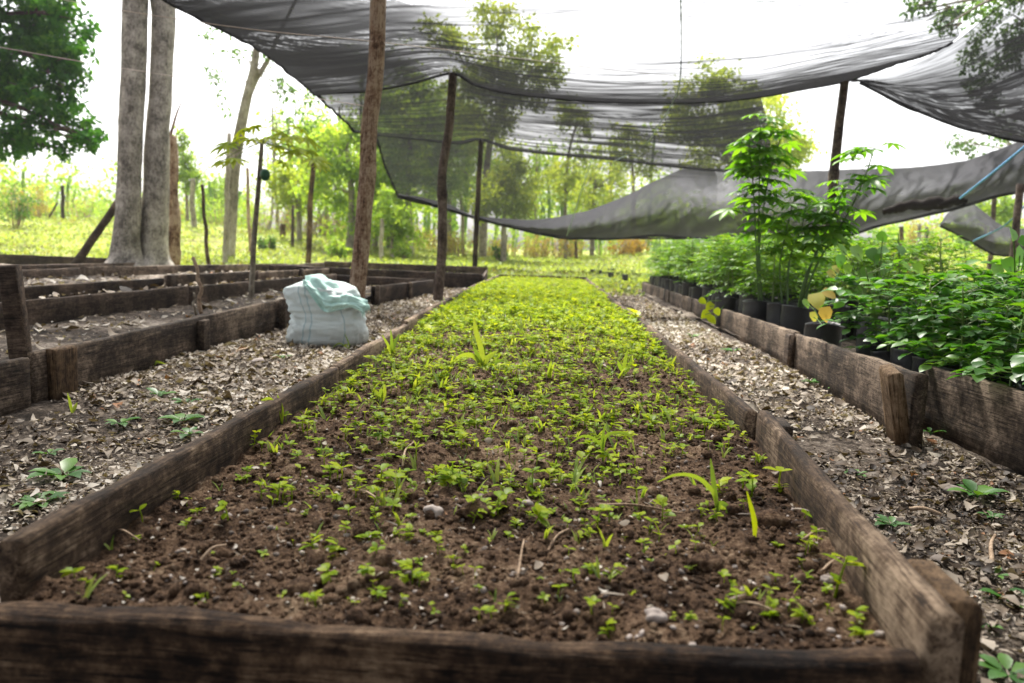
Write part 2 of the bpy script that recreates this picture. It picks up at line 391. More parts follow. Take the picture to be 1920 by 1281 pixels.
# ------------------------------------------------------------------ ground
def grid(mb, xs, ys, zf, tint=.5):
    X, Y = np.meshgrid(xs, ys); Z = zf(X, Y)
    V = np.stack([X, Y, Z], -1).reshape(-1, 3); nx, ny = len(xs), len(ys)
    i, j = np.meshgrid(np.arange(ny - 1), np.arange(nx - 1), indexing='ij'); a = i * nx + j
    mb.add(V, np.stack([a, a + 1, a + 1 + nx, a + nx], -1).reshape(-1, 4), tint)
mb = MB()
xs = np.concatenate([-np.geomspace(600, 14, 24), np.linspace(-13, 13, 105), np.geomspace(14, 600, 24)])
ys = np.concatenate([[-60, -20, -6], np.linspace(-2, 40, 170), np.geomspace(42, 900, 24)])
def gz(X, Y):
    near = (X > -1.75) & (X < 1.3) & (Y < 11.2) & (Y > 0)
    return terr(X, Y) + .02 * fbm(X * 1.5, Y * 1.5, 3, 1) - .012 - np.where(near, .06, 0)
grid(mb, xs, ys, gz)
tag(mb.build('ground', M['ground']), kind='structure')
def pathz(X, Y): return .014 * fbm(X * 3.2, Y * 3.2, 4, 3) + .006 * fbm(X * 22, Y * 22, 3, 4)
def depth_rows(a, b, n):                            # rows closer together near the camera
    return np.geomspace(a, b, n)
for x0, x1, nx in ((-1.75, -.545, 110), (.33, 1.30, 100)):
    mb = MB(); grid(mb, np.linspace(x0, x1, nx), depth_rows(.35, 11.4, 420), pathz)
    tag(mb.build('path', M['path']), kind='structure')

# ------------------------------------------------------------------ boards and stakes
def board_mesh(name, mat, L, H, T, seed, wear=.004, h1=None, nx=None, sag=0):
    """length along local x, height along z, thickness along y; h1: height at the far end"""
    nx = nx or max(8, int(L / .03)); h1 = H if h1 is None else h1
    c = min(T * .18, .006)
    ring = [(-T / 2, .0), (-T / 2, .35), (-T / 2, .7), (-T / 2, 1), (-T / 2 + c, 1.0001), (0, 1.0001), (T / 2 - c, 1.0001), (T / 2, 1), (T / 2, .7), (T / 2, .35), (T / 2, 0)]
    k = len(ring); V = np.zeros((nx, k, 3)); x = np.linspace(0, L, nx)
    Hx = H + (h1 - H) * x / L
    for j, (y, zf) in enumerate(ring):
        top = zf >= .99
        lift = c if zf > 1 else 0
        V[:, j, 0] = x; V[:, j, 1] = y + wear * .7 * fbm(x * 6 + j * .25 + 50, np.full(nx, seed * 3.1 + 20), 4, seed)
        V[:, j, 2] = Hx * min(zf, 1) - (c if zf == 1 else 0)
        if top: V[:, j, 2] += wear * 1.3 * fbm(x * 4 + 50, np.full(nx, seed * 5.3 + 20 + (j * .12)), 5, seed + 1, .6) - sag * np.sin(math.pi * x / L)
    i, j = np.meshgrid(np.arange(nx - 1), np.arange(k), indexing='ij'); a = i * k + j; b = i * k + (j + 1) % k
    m = MB(); m.add(V.reshape(-1, 3), [np.stack([a, a + k, b + k, b], -1).reshape(-1, 4), np.arange(k)[None], (np.arange(k)[::-1] + (nx - 1) * k)[None]])
    me = m.mesh(name, mat)
    return me
_bs = [0]
def board(parent, name, p0, p1, H, T=.024, mat='board', h1=None, wear=.004, z0=-.02, sag=0, tilt=0):
    """a plank standing on edge from p0 to p1 (world x, y), its top at H above the ground"""
    _bs[0] += 1
    p0 = Vector((p0[0], p0[1], z0)); p1 = Vector((p1[0], p1[1], z0)); d = p1 - p0
    me = board_mesh(name, M[mat], d.length, H - z0, T, _bs[0], wear, None if h1 is None else h1 - z0, sag=sag)
    o = obj(name, me, parent, p0 - parent.location)
    o.rotation_euler = (tilt, 0, math.atan2(d.y, d.x)); return o
def stake(parent, name, p, w, t, h, mat='stake', lean=(0, 0), rz=0, z0=-.02):
    _bs[0] += 1
    me = board_mesh(name, M[mat], w, h - z0, t, _bs[0], .005, nx=7)
    me.transform(Matrix.Translation((-w / 2, 0, 0)))
    o = obj(name, me, parent, Vector((p[0], p[1], z0)) - parent.location)
    o.rotation_euler = (lean[0], lean[1], rz); return o

# main seed bed
bed = thing('raised_bed', (-.04, 5, 0), 'long open timber seed bed full of sprouting seedlings, running away in the middle', 'raised bed')
board(bed, 'front_board', (-.72, .725), (.352, .712), .112, .032, 'front', h1=.106, wear=.016)
L = [(-.562, .80, .143), (-.545, 2.05, .150), (-.552, 2.07, .150), (-.575, 3.3, .150), (-.583, 3.32, .158), (-.60, 4.75, .16), (-.61, 4.77, .15), (-.64, 7.4, .15), (-.63, 7.42, .15), (-.60, 10.3, .15)]
for i in range(0, 10, 2): board(bed, 'side_board', L[i][:2], L[i + 1][:2], L[i][2], .026, 'rail', h1=L[i + 1][2], wear=.006)
R = [(.374, .70, .158), (.462, 1.64, .160), (.452, 1.69, .150), (.468, 3.05, .148), (.470, 3.07, .152), (.50, 4.3, .15), (.485, 4.34, .146), (.50, 6.2, .15), (.52, 6.22, .14), (.53, 10.4, .15)]
for i in range(0, 10, 2): board(bed, 'side_board', R[i][:2], R[i + 1][:2], R[i][2], .026, 'rail', h1=R[i + 1][2], wear=.006)
board(bed, 'end_board', (-.60, 10.4), (-.22, 10.42), .155, .025, 'dark'); board(bed, 'end_board', (-.21, 10.45), (.55, 10.42), .16, .025, 'dark')
stake(bed, 'stake', (.418, .80), .115, .035, .150, 'stake', rz=rad(84))
stake(bed, 'stake', (.505, 1.66), .10, .035, .135, 'board', rz=rad(82))
stake(bed, 'stake', (.53, 4.3), .08, .03, .13, 'stake', rz=rad(85))
stake(bed, 'stake', (-.588, 2.06), .08, .03, .12, 'stake', rz=rad(92))
stake(bed, 'stake', (-.625, 4.76), .09, .03, .14, 'stake', rz=rad(92))
stake(bed, 'stake', (-.615, 3.31), .07, .03, .12, 'stake', rz=rad(92))

def soilz(X, Y):
    base = .088 + .030 * sstep(.8, 3.5, Y)
    edge = .5 * (np.tanh((X + .50) * 18) + np.tanh((.43 - X) * 18))
    return base - .012 * (1 - edge) + .016 * fbm(X * 5, Y * 5, 4, 5) + .015 * fbm(X * 26, Y * 26, 4, 6, .6) + .004 * np.abs(fbm(X * 80, Y * 80, 3, 2))
mb = MB(); grid(mb, np.linspace(-.625, .515, 330), depth_rows(.735, 10.4, 820), soilz)
so = mb.build('soil', M['soil']); tag(so, kind='structure')
V = np.empty(len(so.data.vertices) * 3, np.float32); so.data.vertices.foreach_get('co', V); V = V.reshape(-1, 3)
# keep the soil inside the slanting rails
def left_x(Y): return np.interp(Y, [p[1] for p in L], [p[0] for p in L])
def right_x(Y): return np.interp(Y, [p[1] for p in R], [p[0] for p in R])
V[:, 0] = left_x(V[:, 1]) + .008 + (V[:, 0] + .625) / 1.14 * (right_x(V[:, 1]) - left_x(V[:, 1]) - .016)
V[:, 2] = soilz(V[:, 0], V[:, 1]); so.data.vertices.foreach_set('co', V.ravel()); so.data.update()

# ------------------------------------------------------------------ neighbouring beds
def flat_soil(x0, x1, y0, y1, z, name='soil', nx=60, ny=200):
    mb = MB(); grid(mb, np.linspace(x0, x1, nx), np.linspace(y0, y1, ny), lambda X, Y: z + .02 * fbm(X * 3, Y * 3, 4, 2) + .012 * fbm(X * 14, Y * 14, 4, 5))
    return tag(mb.build(name, M['path']), kind='structure')
bedA = thing('raised_bed', (-1.9, 4.5, 0), 'empty timber bed just left of the sack, with stakes against its long board', 'raised bed')
board(bedA, 'side_board', (-1.44, .9), (-1.41, 2.10), .125, .026, 'board', h1=.135)
board(bedA, 'side_board', (-1.42, 2.13), (-1.47, 4.35), .14, .026, 'board', h1=.155, wear=.006)
board(bedA, 'side_board', (-1.48, 4.42), (-1.44, 6.2), .15, .026, 'board'); board(bedA, 'side_board', (-1.36, 6.25), (-1.12, 7.9), .15, .026, 'dark')
board(bedA, 'side_board', (-2.42, 1.2), (-2.33, 5.1), .17, .026, 'dark', h1=.165); board(bedA, 'side_board', (-2.33, 5.14), (-2.2, 8.3), .16, .026, 'dark')
board(bedA, 'end_board', (-2.2, 8.34), (-1.1, 7.95), .15, .025, 'dark')
for x, y, w, h, rz in ((-1.395, 2.24, .10, .145, 86), (-1.415, 3.25, .07, .135, 92), (-1.42, 4.30, .10, .165, 95), (-1.44, 4.62, .10, .16, 95), (-1.31, 6.22, .1, .16, 98), (-1.2, 7.1, .1, .16, 98)):
    stake(bedA, 'stake', (x, y), w, .03, h, 'stake' if y < 3 else 'board', rz=rad(rz))
o = stake(bedA, 'corner_post', (-1.435, 2.14), .045, .04, .385, 'dark', lean=(0, rad(-5)), rz=rad(8)); o['label'] = 'tall splintered dark post'
flat_soil(-2.40, -1.44, .8, 8.2, .05)
bedB = thing('raised_bed', (-3.6, 6, 0), 'second timber bed to the left of the sack, low and filled with dry soil', 'raised bed')
board(bedB, 'side_board', (-3.1, 1.5), (-2.95, 6.05), .165, .026, 'dark'); board(bedB, 'side_board', (-2.95, 6.1), (-2.83, 7.6), .185, .026, 'board'); board(bedB, 'side_board', (-2.83, 7.65), (-2.62, 9.6), .175, .026, 'board')
board(bedB, 'side_board', (-4.4, 3.5), (-4.3, 7.2), .17, .03, 'dark'); board(bedB, 'side_board', (-4.3, 7.3), (-3.6, 11), .18, .03, 'board')
board(bedB, 'end_board', (-3.6, 11.05), (-2.55, 9.7), .17, .025, 'dark')
for x, y in ((-2.9, 6.08), (-2.78, 7.62), (-2.68, 8.7)): stake(bedB, 'stake', (x, y), .09, .03, .19, 'dark', rz=rad(94))
flat_soil(-4.3, -2.95, 1.4, 9.6, .085)
bedC = thing('raised_bed', (-5.6, 9, 0), 'farthest timber bed on the left, at the foot of the grey twin trunk tree', 'raised bed')
board(bedC, 'side_board', (-5.3, 6.0), (-5.0, 10.4), .16, .03, 'dark'); board(bedC, 'end_board', (-7.6, 10.6), (-5.0, 10.5), .18, .03, 'dark'); board(bedC, 'side_board', (-7.9, 7.5), (-5.32, 6.0), .15, .04, 'rail')
flat_soil(-7.4, -5.3, 6.6, 10.3, .05, nx=50, ny=80)
bedD = thing('raised_bed', (-1.5, 10, 0), 'low dark timber frame lying across behind the beds near the leaning posts', 'raised bed')
board(bedD, 'end_board', (-3.4, 9.75), (-.72, 9.2), .19, .03, 'dark'); board(bedD, 'side_board', (-3.4, 9.8), (-3.5, 12.5), .18, .03, 'dark'); board(bedD, 'side_board', (-.72, 9.25), (-.9, 12.3), .16, .03, 'dark')
board(bedD, 'end_board', (-3.5, 12.55), (-.9, 12.35), .2, .03, 'dark')
bedE = thing('raised_bed', (1.9, 4.5, 0), 'timber bed on the right packed with potted green plants in black bags', 'raised bed')
EB = [(1.13, .95, 1.12, 2.33, .187, .182), (.976, 2.06, 1.10, 3.47, .192, .158), (1.105, 3.49, 1.20, 5.45, .160, .135), (1.215, 5.5, 1.23, 6.6, .135, .13), (1.23, 6.63, 1.245, 7.9, .13, .125), (1.24, 7.93, 1.26, 10.3, .128, .125)]
for x0, y0, x1, y1, h0, h1 in EB: board(bedE, 'side_board', (x0, y0), (x1, y1), h0, .028, 'board', h1=h1, wear=.006)
stake(bedE, 'stake', (.962, 2.12), .085, .035, .205, 'stake', lean=(rad(-13), rad(-8)), rz=rad(84))
stake(bedE, 'stake', (1.072, 3.48), .07, .03, .15, 'dark', rz=rad(88)); stake(bedE, 'stake', (1.185, 5.47), .08, .03, .14, 'board', rz=rad(88))
board(bedE, 'end_board', (1.27, 10.33), (2.7, 10.3), .13, .028, 'dark'); board(bedE, 'side_board', (2.75, 1.5), (2.75, 10.2), .2, .03, 'board')
flat_soil(1.14, 2.7, 1.0, 10.2, .012, nx=50)
bedF = thing('raised_bed', (5.1, 10, 0), 'low timber bed behind the potted plants on the right edge of the grass', 'raised bed')
p = PZ(1700, 500, .15); q = PZ(1830, 503, .15)
board(bedF, 'side_board', (4.2, 10.2), (6.2, 10.0), .2, .04, 'rail'); board(bedF, 'side_board', (4.3, 8.6), (6.2, 8.5), .17, .04, 'dark')
board(bedF, 'end_board', (4.22, 8.6), (4.18, 10.15), .17, .04, 'dark')

# ------------------------------------------------------------------ poles and posts
def pole(name, base, top, r0, r1, mat, label, cat='pole', group=None, bend=.03, seed=1, n=40, kn=.18, seg=14):
    base = Vector(base); top = Vector(top); d = top - base
    t = np.linspace(0, 1, n)
    rs = np.random.RandomState(seed)
    P = np.array(base)[None] * 0 + t[:, None] * np.array(d)[None]
    P[:, 0] += bend * fbm(t * 2.5 + seed * 3, np.full(n, seed * 1.7 + 5), 3, seed) * np.sin(math.pi * t) * 2
    P[:, 1] += bend * fbm(t * 2.5 + seed * 5, np.full(n, seed * 2.3 + 9), 3, seed) * np.sin(math.pi * t)
    Rr = r0 + (r1 - r0) * t
    for k in range(rs.randint(2, 5)):
        Rr = Rr * (1 + kn * rs.rand() * np.exp(-((t - rs.rand()) / .02) ** 2))
    mb = MB(); tube(mb, P, Rr, seg, rough=kn * .6, seed=seed)
    o = mb.build(name, M[mat], None, base); return tag(o, label, cat, group)
def g0(px, py): p = PZ(px, py, 0); return Vector((p.x, p.y, -.05))
b1 = g0(664, 612); t1 = PY(705, 0, 4.72); t1 = b1 + (t1 - b1) * 1.22
pole('wooden_pole', b1, t1, .050, .043, 'pole', 'thick peeling brown pole standing behind the sack, holding up the net', seed=1, bend=.035)
b2 = g0(820, 566); t2 = PY(849, 138, 7.0)
pole('wooden_pole', b2, t2, .045, .036, 'pole_dark', 'crooked dark brown pole at the left edge of the seed bed under the net peak', seed=2, bend=.022)
b3 = g0(889, 521); t3 = PY(902, 262, 13.0)
pole('wooden_pole', b3, t3, .045, .040, 'dark', 'straight blackish pole, farthest under the net, beside the seed bed end', seed=3, bend=.01, kn=.06)
b4 = PZ(1541, 560, .05); b4 = Vector((b4.x, 6.9, -.05)); b4 = Vector((PY(1541, 560, 6.9).x, 6.9, -.05)); t4 = PY(1584, 150, 7.0)
pole('wooden_pole', b4, t4, .044, .036, 'pole_dark', 'grey brown pole rising from among the potted plants to the right net peak', seed=4, bend=.02)
POLES2 = [(1908, 462, 1913, 345, 9.5, .05, 'pole_dark', 'dark pole at the right edge under the blue rope'),
          (1862, 440, 1866, 360, 16, .05, 'pole_dark', 'short pole under the net debris, second from the right edge'),
          (1722, 470, 1724, 420, 19, .05, 'bark', 'thin grey post below the net between the golden shrub and the drape'),
          (1735, 470, 1738, 425, 21, .05, 'bark', 'pale post just right of the thin grey one below the net'),
          (1688, 470, 1690, 425, 20, .06, 'stake', 'brown post left of the thin grey one below the net'),
          (576, 512, 588, 300, 14.5, .055, 'stake', 'brown post rising to the papaya leaf tips left of the thick pole'),
          (548, 490, 550, 385, 20, .045, 'pole_dark', 'slim bent post in the grass between papaya and brown post'),
          (396, 512, 379, 346, 11.5, .03, 'dark', 'thin blackened crooked post with a blunt hooked top, right of the twin trunk'),
          (422, 512, 430, 250, 13.5, .045, 'bark_pale', 'pale straight post in front of the slim forked tree'),
          (471, 500, 464, 315, 17, .04, 'twig', 'thin weathered post just left of the papaya stem'),
          (364, 418, 362, 335, 24, .09, 'bark_pale', 'thick grey post on the bank behind the twin trunk'),
          (119, 417, 117, 348, 24, .06, 'dark', 'dark fence post standing alone in the scrub on the left'),
          (714, 492, 716, 410, 18, .05, 'bark_pale', 'pale post in the grass right of the thick pole'),
          (946, 480, 948, 440, 24, .09, 'bark_pale', 'stout grey post in the scrub beyond the net hem'),
          (1080, 480, 1080, 452, 24, .05, 'stake', 'short red brown post below the lowest sag of the net'),
          (529, 452, 531, 420, 24, .10, 'stake', 'rotten orange brown stump post in the far scrub')]
for i, (x0, y0, x1, y1, Y, r, mt, lb) in enumerate(POLES2):
    a = Pt(x0, y0, Y); a.z -= .1
    pole('post', a, PY(x1, y1, Y), r, r * .8, mt, lb, 'post', seed=10 + i, bend=.03, n=24, seg=10)
a = PZ(140, 500, .05); pole('leaning_pole', a, PY(222, 378, a.y + .3), .055, .05, 'dark', 'dark pole leaning against the grey twin trunk', 'pole', seed=40, bend=.01, n=20)
a = Pt(90, 415, 24); pole('leaning_pole', a, PY(108, 380, 24), .03, .03, 'dark', 'thin prop leaning beside the lone fence post in the scrub', 'pole', seed=41, n=14, seg=8)
a = PZ(378, 588, .06); pole('stick', a, PY(362, 482, a.y), .012, .009, 'twig', 'knobbly stick stuck upright in the empty bed left of the sack', 'stick', seed=42, n=24, bend=.025, kn=.5, seg=8)
a = PZ(368, 590, .06); pole('stick', a, PY(364, 550, a.y - .1), .007, .006, 'bark_pale', 'short pale stick leaning on the dark board of the empty bed', 'stick', seed=43, n=10, seg=8)

# ------------------------------------------------------------------ shade net
def curve_pts(c, n):
    """resample a boundary given as (px, py, distance)"""
    if max(abs(x) for x, _, _ in c) < 50:           # already a point of the place
        P = np.array(c, float); q = P[:, :2]
    else:
        P = np.array([tuple(PY(x, y, Y)) for x, y, Y in c]); q = np.array([(x, y) for x, y, _ in c], float)
    s = np.concatenate([[0], np.cumsum(np.linalg.norm(np.diff(q, axis=0), axis=1))]); s /= s[-1]
    u = np.linspace(0, 1, n)
    S = smooth_path(P, 30 * (len(P) - 1) + 1); sf = np.interp(np.linspace(0, len(P) - 1, len(S)), np.arange(len(P)), s)
    return np.stack([np.interp(u, sf, S[:, k]) for k in range(3)], -1)
def sheet(curves, nu, nv, dens, wr=.03, fu=2.0, fv=9.0, seed=0, edge=.0):
    C = np.array([curve_pts(c, nu) for c in curves])
    G = np.stack([smooth_path(C[:, i], nv) for i in range(nu)], 1)      # nv, nu, 3
    du = np.gradient(G, axis=1); dv = np.gradient(G, axis=0); nn = nrm(np.cross(du, dv))
    u = np.linspace(0, 1, nu)[None] * np.ones((nv, 1)); v = np.linspace(0, 1, nv)[:, None] * np.ones((1, nu))
    w = fbm(u * fu + 3 + .4 * v, v * fv + 7 + .6 * np.sin(u * 3.0), 4, seed, .55) + .5 * (1 - np.abs(fbm(u * fu * 1.7 + v * 2 + 30, v * fv * 1.3 + u * 3 + 11, 3, seed + 2)) * 2)
    G = G + nn * (wr * w * np.sqrt(np.clip(np.sin(math.pi * np.clip(v, .02, .98)), 0, 1)))[..., None]
    a = (np.arange(nv - 1)[:, None] * nu + np.arange(nu - 1)[None])
    F = np.stack([a, a + 1, a + 1 + nu, a + nu], -1).reshape(-1, 4)
    D = np.clip(dens(u, v) * (1 + .12 * fbm(u * 5, v * 5 + 3, 3, seed + 1)), .03, .985)
    mb = MB(); mb.add(G.reshape(-1, 3), F, D.ravel()); return mb, G
def hem(parent, P, r, name='hem', dens=.97, ell=1.0, seed=1):
    mb = MB(); P = np.array(P); P = smooth_path(P[:: max(1, len(P) // 60)], 140)
    P[:, 2] += r * .5 * fbm(np.arange(140) * .11, np.full(140, seed * 1.3), 3, seed)
    tube(mb, P, r * (1 + .45 * fbm(np.arange(140) * .2 + 9, np.full(140, seed + 2.2), 3, seed)), 7, dens, ell=ell)
    return mb.build(name, M['net'], CLOTH[parent.name])
FOLD1 = [(592, 180, 9.6), (625, 176, 9.2), (700, 171, 8.3), (780, 156, 7.5), (848, 139, 7.0), (890, 160, 7.0), (960, 177, 7.0), (1060, 187, 7.0), (1170, 193, 7.0), (1300, 193, 7.0), (1400, 186, 7.0), (1500, 170, 7.0), (1590, 153, 7.0)]
FOLD1b = [(x, y + (10 if i not in (4, 12) else 2), Y + .15) for i, (x, y, Y) in enumerate(FOLD1)]
back_c = [(-3.3, -5.0, 2.5), (-2, -5, 2.35), (-.7, -5, 2.3), (.6, -5, 2.3), (1.9, -5, 2.35), (3.2, -5, 2.4), (4.6, -5, 2.6)]
light_block_c = [(-3.3, -5.6, .1), (-2, -5.6, .1), (-.7, -5.6, .1), (.6, -5.6, .1), (1.9, -5.6, .1), (3.2, -5.6, .1), (4.6, -5.6, .1)]  # unseen drop of net behind the camera, added to block light from behind
over_c = [(-3.3, .5, 2.75), (-2, .6, 2.5), (-.7, .8, 2.35), (.6, .8, 2.3), (1.9, .8, 2.3), (3.2, .6, 2.45), (4.6, .5, 2.8)]
top_c = [(-150, -260, 4.2), (200, -250, 4.1), (500, -250, 4.0), (900, -250, 4.0), (1300, -250, 4.0), (1700, -260, 4.0), (2100, -300, 4.0)]
mid1 = [(300, -2, 6.4), (520, -30, 5.8), (800, -40, 5.2), (1100, -60, 5.1), (1400, -60, 5.1), (1700, -80, 5.0), (1900, -110, 4.9)]
mid2 = [(480, 93, 8.0), (620, 92, 7.0), (780, 80, 6.4), (900, 92, 6.0), (1100, 110, 6.0), (1350, 108, 6.0), (1560, 80, 6.0), (1800, 30, 5.6)]
mid3 = [(555, 150, 9.0), (650, 142, 8.3), (760, 124, 7.1), (848, 118, 6.8), (960, 148, 6.6), (1170, 166, 6.6), (1400, 158, 6.6), (1600, 120, 6.6), (1780, 84, 6.2)]
def dens1(u, v):
    left = 1 - sstep(.14, .48, u + .05 * (1 - v))
    near = 1 - sstep(.25, .42, v)
    pleat = np.clip(1 - 3.2 * np.abs(fbm(u * 2.2 + 4, v * 75 + 2 + 2.5 * np.sin(u * 4), 4, 2, .6)), 0, 1) ** 3
    patch = sstep(-.3, .4, fbm(u * 4 + 1, v * 22 + 5, 3, 4))
    glint = np.clip(1 - 2.6 * np.abs(fbm(u * 11 + v * 14 + 3, v * 120 - u * 52 + 9, 3, 5, .6)), 0, 1) ** 3.5 * sstep(-.25, .3, fbm(u * 6, v * 20 + 4, 3, 1))  # light glints on the creases, painted as streaks of thinner weave
    a = .20 + .54 * left + (.46 * sstep(.70, .95, v) + .25 * sstep(.94, 1.0, v)) * (1 - left) + .45 * sstep(.74, .93, u) * sstep(.84, .96, v)
    a = a + .45 * pleat * patch * (1 - .6 * left) * (.85 + .15 * sstep(.7, 1, v)) - .55 * glint * left
    return a * (1 - near) + .60 * near
net = thing('shade_net', PY(1100, 190, 7.0), 'big front sheet of dark shade net sagging overhead between the near poles', 'shade net')
CLOTH = {}
def netpart(root, mb, name='cloth', mat='net'):
    o = mb.build(name, M[mat], root, -root.location); CLOTH[root.name] = o; return o
mb, G = sheet([light_block_c, back_c, over_c, top_c, mid1, mid2, mid3, FOLD1], 420, 460, lambda u, v: dens1(u, np.clip((v * 7 - 1) / 6, 0, 1)), .026, 3.0, 30, 1)
netpart(net, mb)
h = hem(net, G[-1], .009, 'gathered_fold', .85, seed=3)
h = hem(net, G[:, 0], .013, 'hem', .96, seed=2)
h = hem(net, G[-70:, -1], .010, 'hem', .8, seed=5)
# middle sheet
FOLD2 = [(664, 247, 13), (705, 254, 13), (800, 263, 13), (860, 270, 13), (902, 263, 13), (950, 280, 13), (1000, 287, 13), (1150, 301, 13), (1340, 321, 13), (1465, 328, 13)]
s2a = [(x, y - 4, Y + .1) for x, y, Y in FOLD1[:-2]]; s2a[-1] = (1425, 178, 7.1)
s2m = [(630, 214, 11.2), (690, 215, 11), (800, 214, 10), (900, 214, 9.6), (1000, 226, 9.6), (1150, 240, 9.6), (1300, 250, 9.6), (1440, 238, 9.6)]
s2n = [(655, 238, 12.4), (705, 243, 12.2), (800, 250, 12.0), (900, 250, 12.0), (1000, 269, 12), (1150, 283, 12), (1340, 300, 12), (1450, 300, 12)]
net2 = thing('shade_net', PY(1000, 287, 13), 'middle sheet of shade net between the crooked pole and the farthest pole, trees showing through', 'shade net')
mb, G = sheet([s2a, s2m, s2n, FOLD2], 260, 140, lambda u, v: .20 + .06 * (1 - sstep(.0, .5, u)) + .40 * sstep(.80, 1, v) + .35 * np.clip(1 - 3.5 * np.abs(fbm(u * 2.5 + 4, v * 22 + 2 + u * 5, 3, 2, .6)), 0, 1) ** 3 * sstep(.25, .6, u), .035, 2.0, 10, 3)
netpart(net2, mb); h = hem(net2, G[-1], .013, 'gathered_fold', .88, seed=6)
h = hem(net2, G[:, 0], .018, 'hem', .96, seed=7)
# back sheet
net3 = thing('shade_net', PY(1050, 446, 16), 'thin back sheet of shade net hanging from the farthest pole down to a dark hem', 'shade net')
s3a = [(703, 254, 13.05), (800, 261, 13.05), (860, 268, 13.05), (902, 261, 13.05), (950, 278, 13.05), (1000, 285, 13.05), (1150, 299, 13.05), (1340, 319, 13.05)]
s3m = [(722, 312, 14.8), (800, 325, 14.8), (900, 335, 14.8), (1000, 350, 14.8), (1100, 350, 14.8), (1200, 345, 14.8), (1345, 350, 14.8)]
s3b = [(745, 366, 16), (800, 381, 16), (860, 400, 16), (920, 417, 16), (1000, 436, 16), (1070, 446, 16), (1150, 447, 16), (1340, 447, 16)]
mb, G = sheet([s3a, s3m, s3b], 120, 60, lambda u, v: .36 - .22 * sstep(.3, .6, u), .04, 3, 4, 5)
netpart(net3, mb)
for P, r, sd in ((G[:, 0], .02, 8), (G[-1], .022, 9)):
    hem(net3, P, r, 'hem', .96, seed=sd)
# low grey sheet that sweeps up to the right
net4 = thing('shade_net', PY(1400, 400, 14.5), 'dense grey sheet of shade net sagging low behind the potted plants', 'shade net')
s4a = [(747, 364, 15.8), (830, 380, 15.8), (900, 406, 15.7), (1000, 412, 15.6), (1090, 398, 15.6), (1160, 374, 15.5), (1230, 340, 15.3), (1285, 317, 15), (1340, 320, 14.8), (1410, 324, 14.5), (1500, 322, 14), (1600, 318, 13), (1700, 315, 12), (1800, 303, 11), (1870, 281, 10.2), (1925, 260, 9.5), (2040, 215, 8.4)]
s4b = [(745, 368, 16), (830, 391, 16), (900, 411, 16), (1000, 436, 15.9), (1070, 447, 15.8), (1150, 448, 15.6), (1230, 441, 15.4), (1285, 446, 15.1), (1340, 450, 14.8), (1410, 453, 14.5), (1500, 455, 14), (1570, 446, 13), (1660, 420, 12), (1790, 390, 11), (1870, 368, 10.2), (1925, 355, 9.5), (2040, 330, 8.4)]
s4m = [((a[0] + b[0]) / 2, (a[1] + b[1]) / 2 + 2, max(a[2], b[2]) + .5) for a, b in zip(s4a, s4b)]
mb, G = sheet([s4a, s4m, s4b], 300, 60, lambda u, v: .84 + .10 * np.clip(fbm(u * 34 + v * 9, v * 3 + u * 14 + 3, 3, 4), -1, 1), .085, 26, 2.2, 4)
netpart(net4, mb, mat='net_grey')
h = hem(net4, G[-1], .022, 'hem', .97, seed=11)
# right sheet overhead
net5 = thing('shade_net', PY(1800, 230, 6.2), 'crumpled sheet of shade net sagging at upper right beyond the right pole', 'shade net')
s5a = [(1592, 152, 7.0), (1680, 133, 6.7), (1780, 84, 6.2), (1850, 30, 5.7), (1960, -60, 5.2), (2150, -200, 4.6)]
s5m = [(1600, 153, 7.0), (1690, 158, 6.7), (1800, 140, 6.3), (1900, 100, 5.9), (2020, 40, 5.4), (2200, -60, 4.8)]
s5n = [(1606, 154, 7.0), (1700, 180, 6.8), (1800, 200, 6.5), (1900, 190, 6.2), (2050, 150, 5.8), (2250, 90, 5.2)]
s5b = [(1612, 155, 7.0), (1650, 176, 7.0), (1720, 209, 6.9), (1800, 240, 6.8), (1920, 266, 6.6), (2060, 285, 6.4), (2300, 270, 6.0)]
mb, G = sheet([s5a, s5m, s5n, s5b], 260, 150, lambda u, v: .46 + .44 * sstep(.0, .55, v) - .38 * sstep(.35, .0, v) * sstep(.3, .8, u) - .32 * np.clip(1 - 4 * np.abs(fbm(u * 7 + v * 4 + 3, v * 26 - u * 6 + 9, 3, 5, .6)), 0, 1) ** 3 * sstep(.3, .7, v) + .22 * np.clip(1 - 3.5 * np.abs(fbm(u * 3 + 3, v * 24 + 2 * u, 3, 6, .6)), 0, 1) ** 3, .035, 3, 9, 6)
netpart(net5, mb); h = hem(net5, G[-1], .012, 'hem', .9, seed=13)
# loose drape at the far right
net6 = thing('shade_net', PY(1822, 455, 12.0), 'loose triangular drape of grey net hanging at far right below the debris', 'shade net')
s6a = [(1763, 421, 12.3), (1780, 398, 12.2), (1800, 385, 12), (1822, 381, 12), (1850, 402, 12), (1880, 425, 12), (1925, 428, 11.8), (2000, 420, 11)]
s6b = [(1763, 423, 12.3), (1790, 437, 12.2), (1822, 455, 12), (1845, 468, 12), (1866, 478, 12), (1890, 478, 12), (1925, 470, 11.8), (2000, 462, 11)]
s6m = [((a[0] + b[0]) / 2, (a[1] + b[1]) / 2, a[2] + .3) for a, b in zip(s6a, s6b)]
mb, G = sheet([s6a, s6m, s6b], 90, 40, lambda u, v: .80 + 0 * u, .07, 5, 3, 7)
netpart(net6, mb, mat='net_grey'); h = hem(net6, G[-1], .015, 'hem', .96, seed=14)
# leaf debris collected in the sag
mb = MB(); P = smooth_path([PY(x, y, 10.9) for x, y in ((1655, 398), (1690, 388), (1740, 384), (1790, 377), (1812, 378))], 60)
tube(mb, P, .075 * np.sin(np.linspace(.15, 2.9, 60)) ** .5, 14, rough=.7, seed=3)
tag(mb.build('leaf_debris', M['debris']), 'dark heap of rotting leaves caught in the sagging net on the right', 'debris')

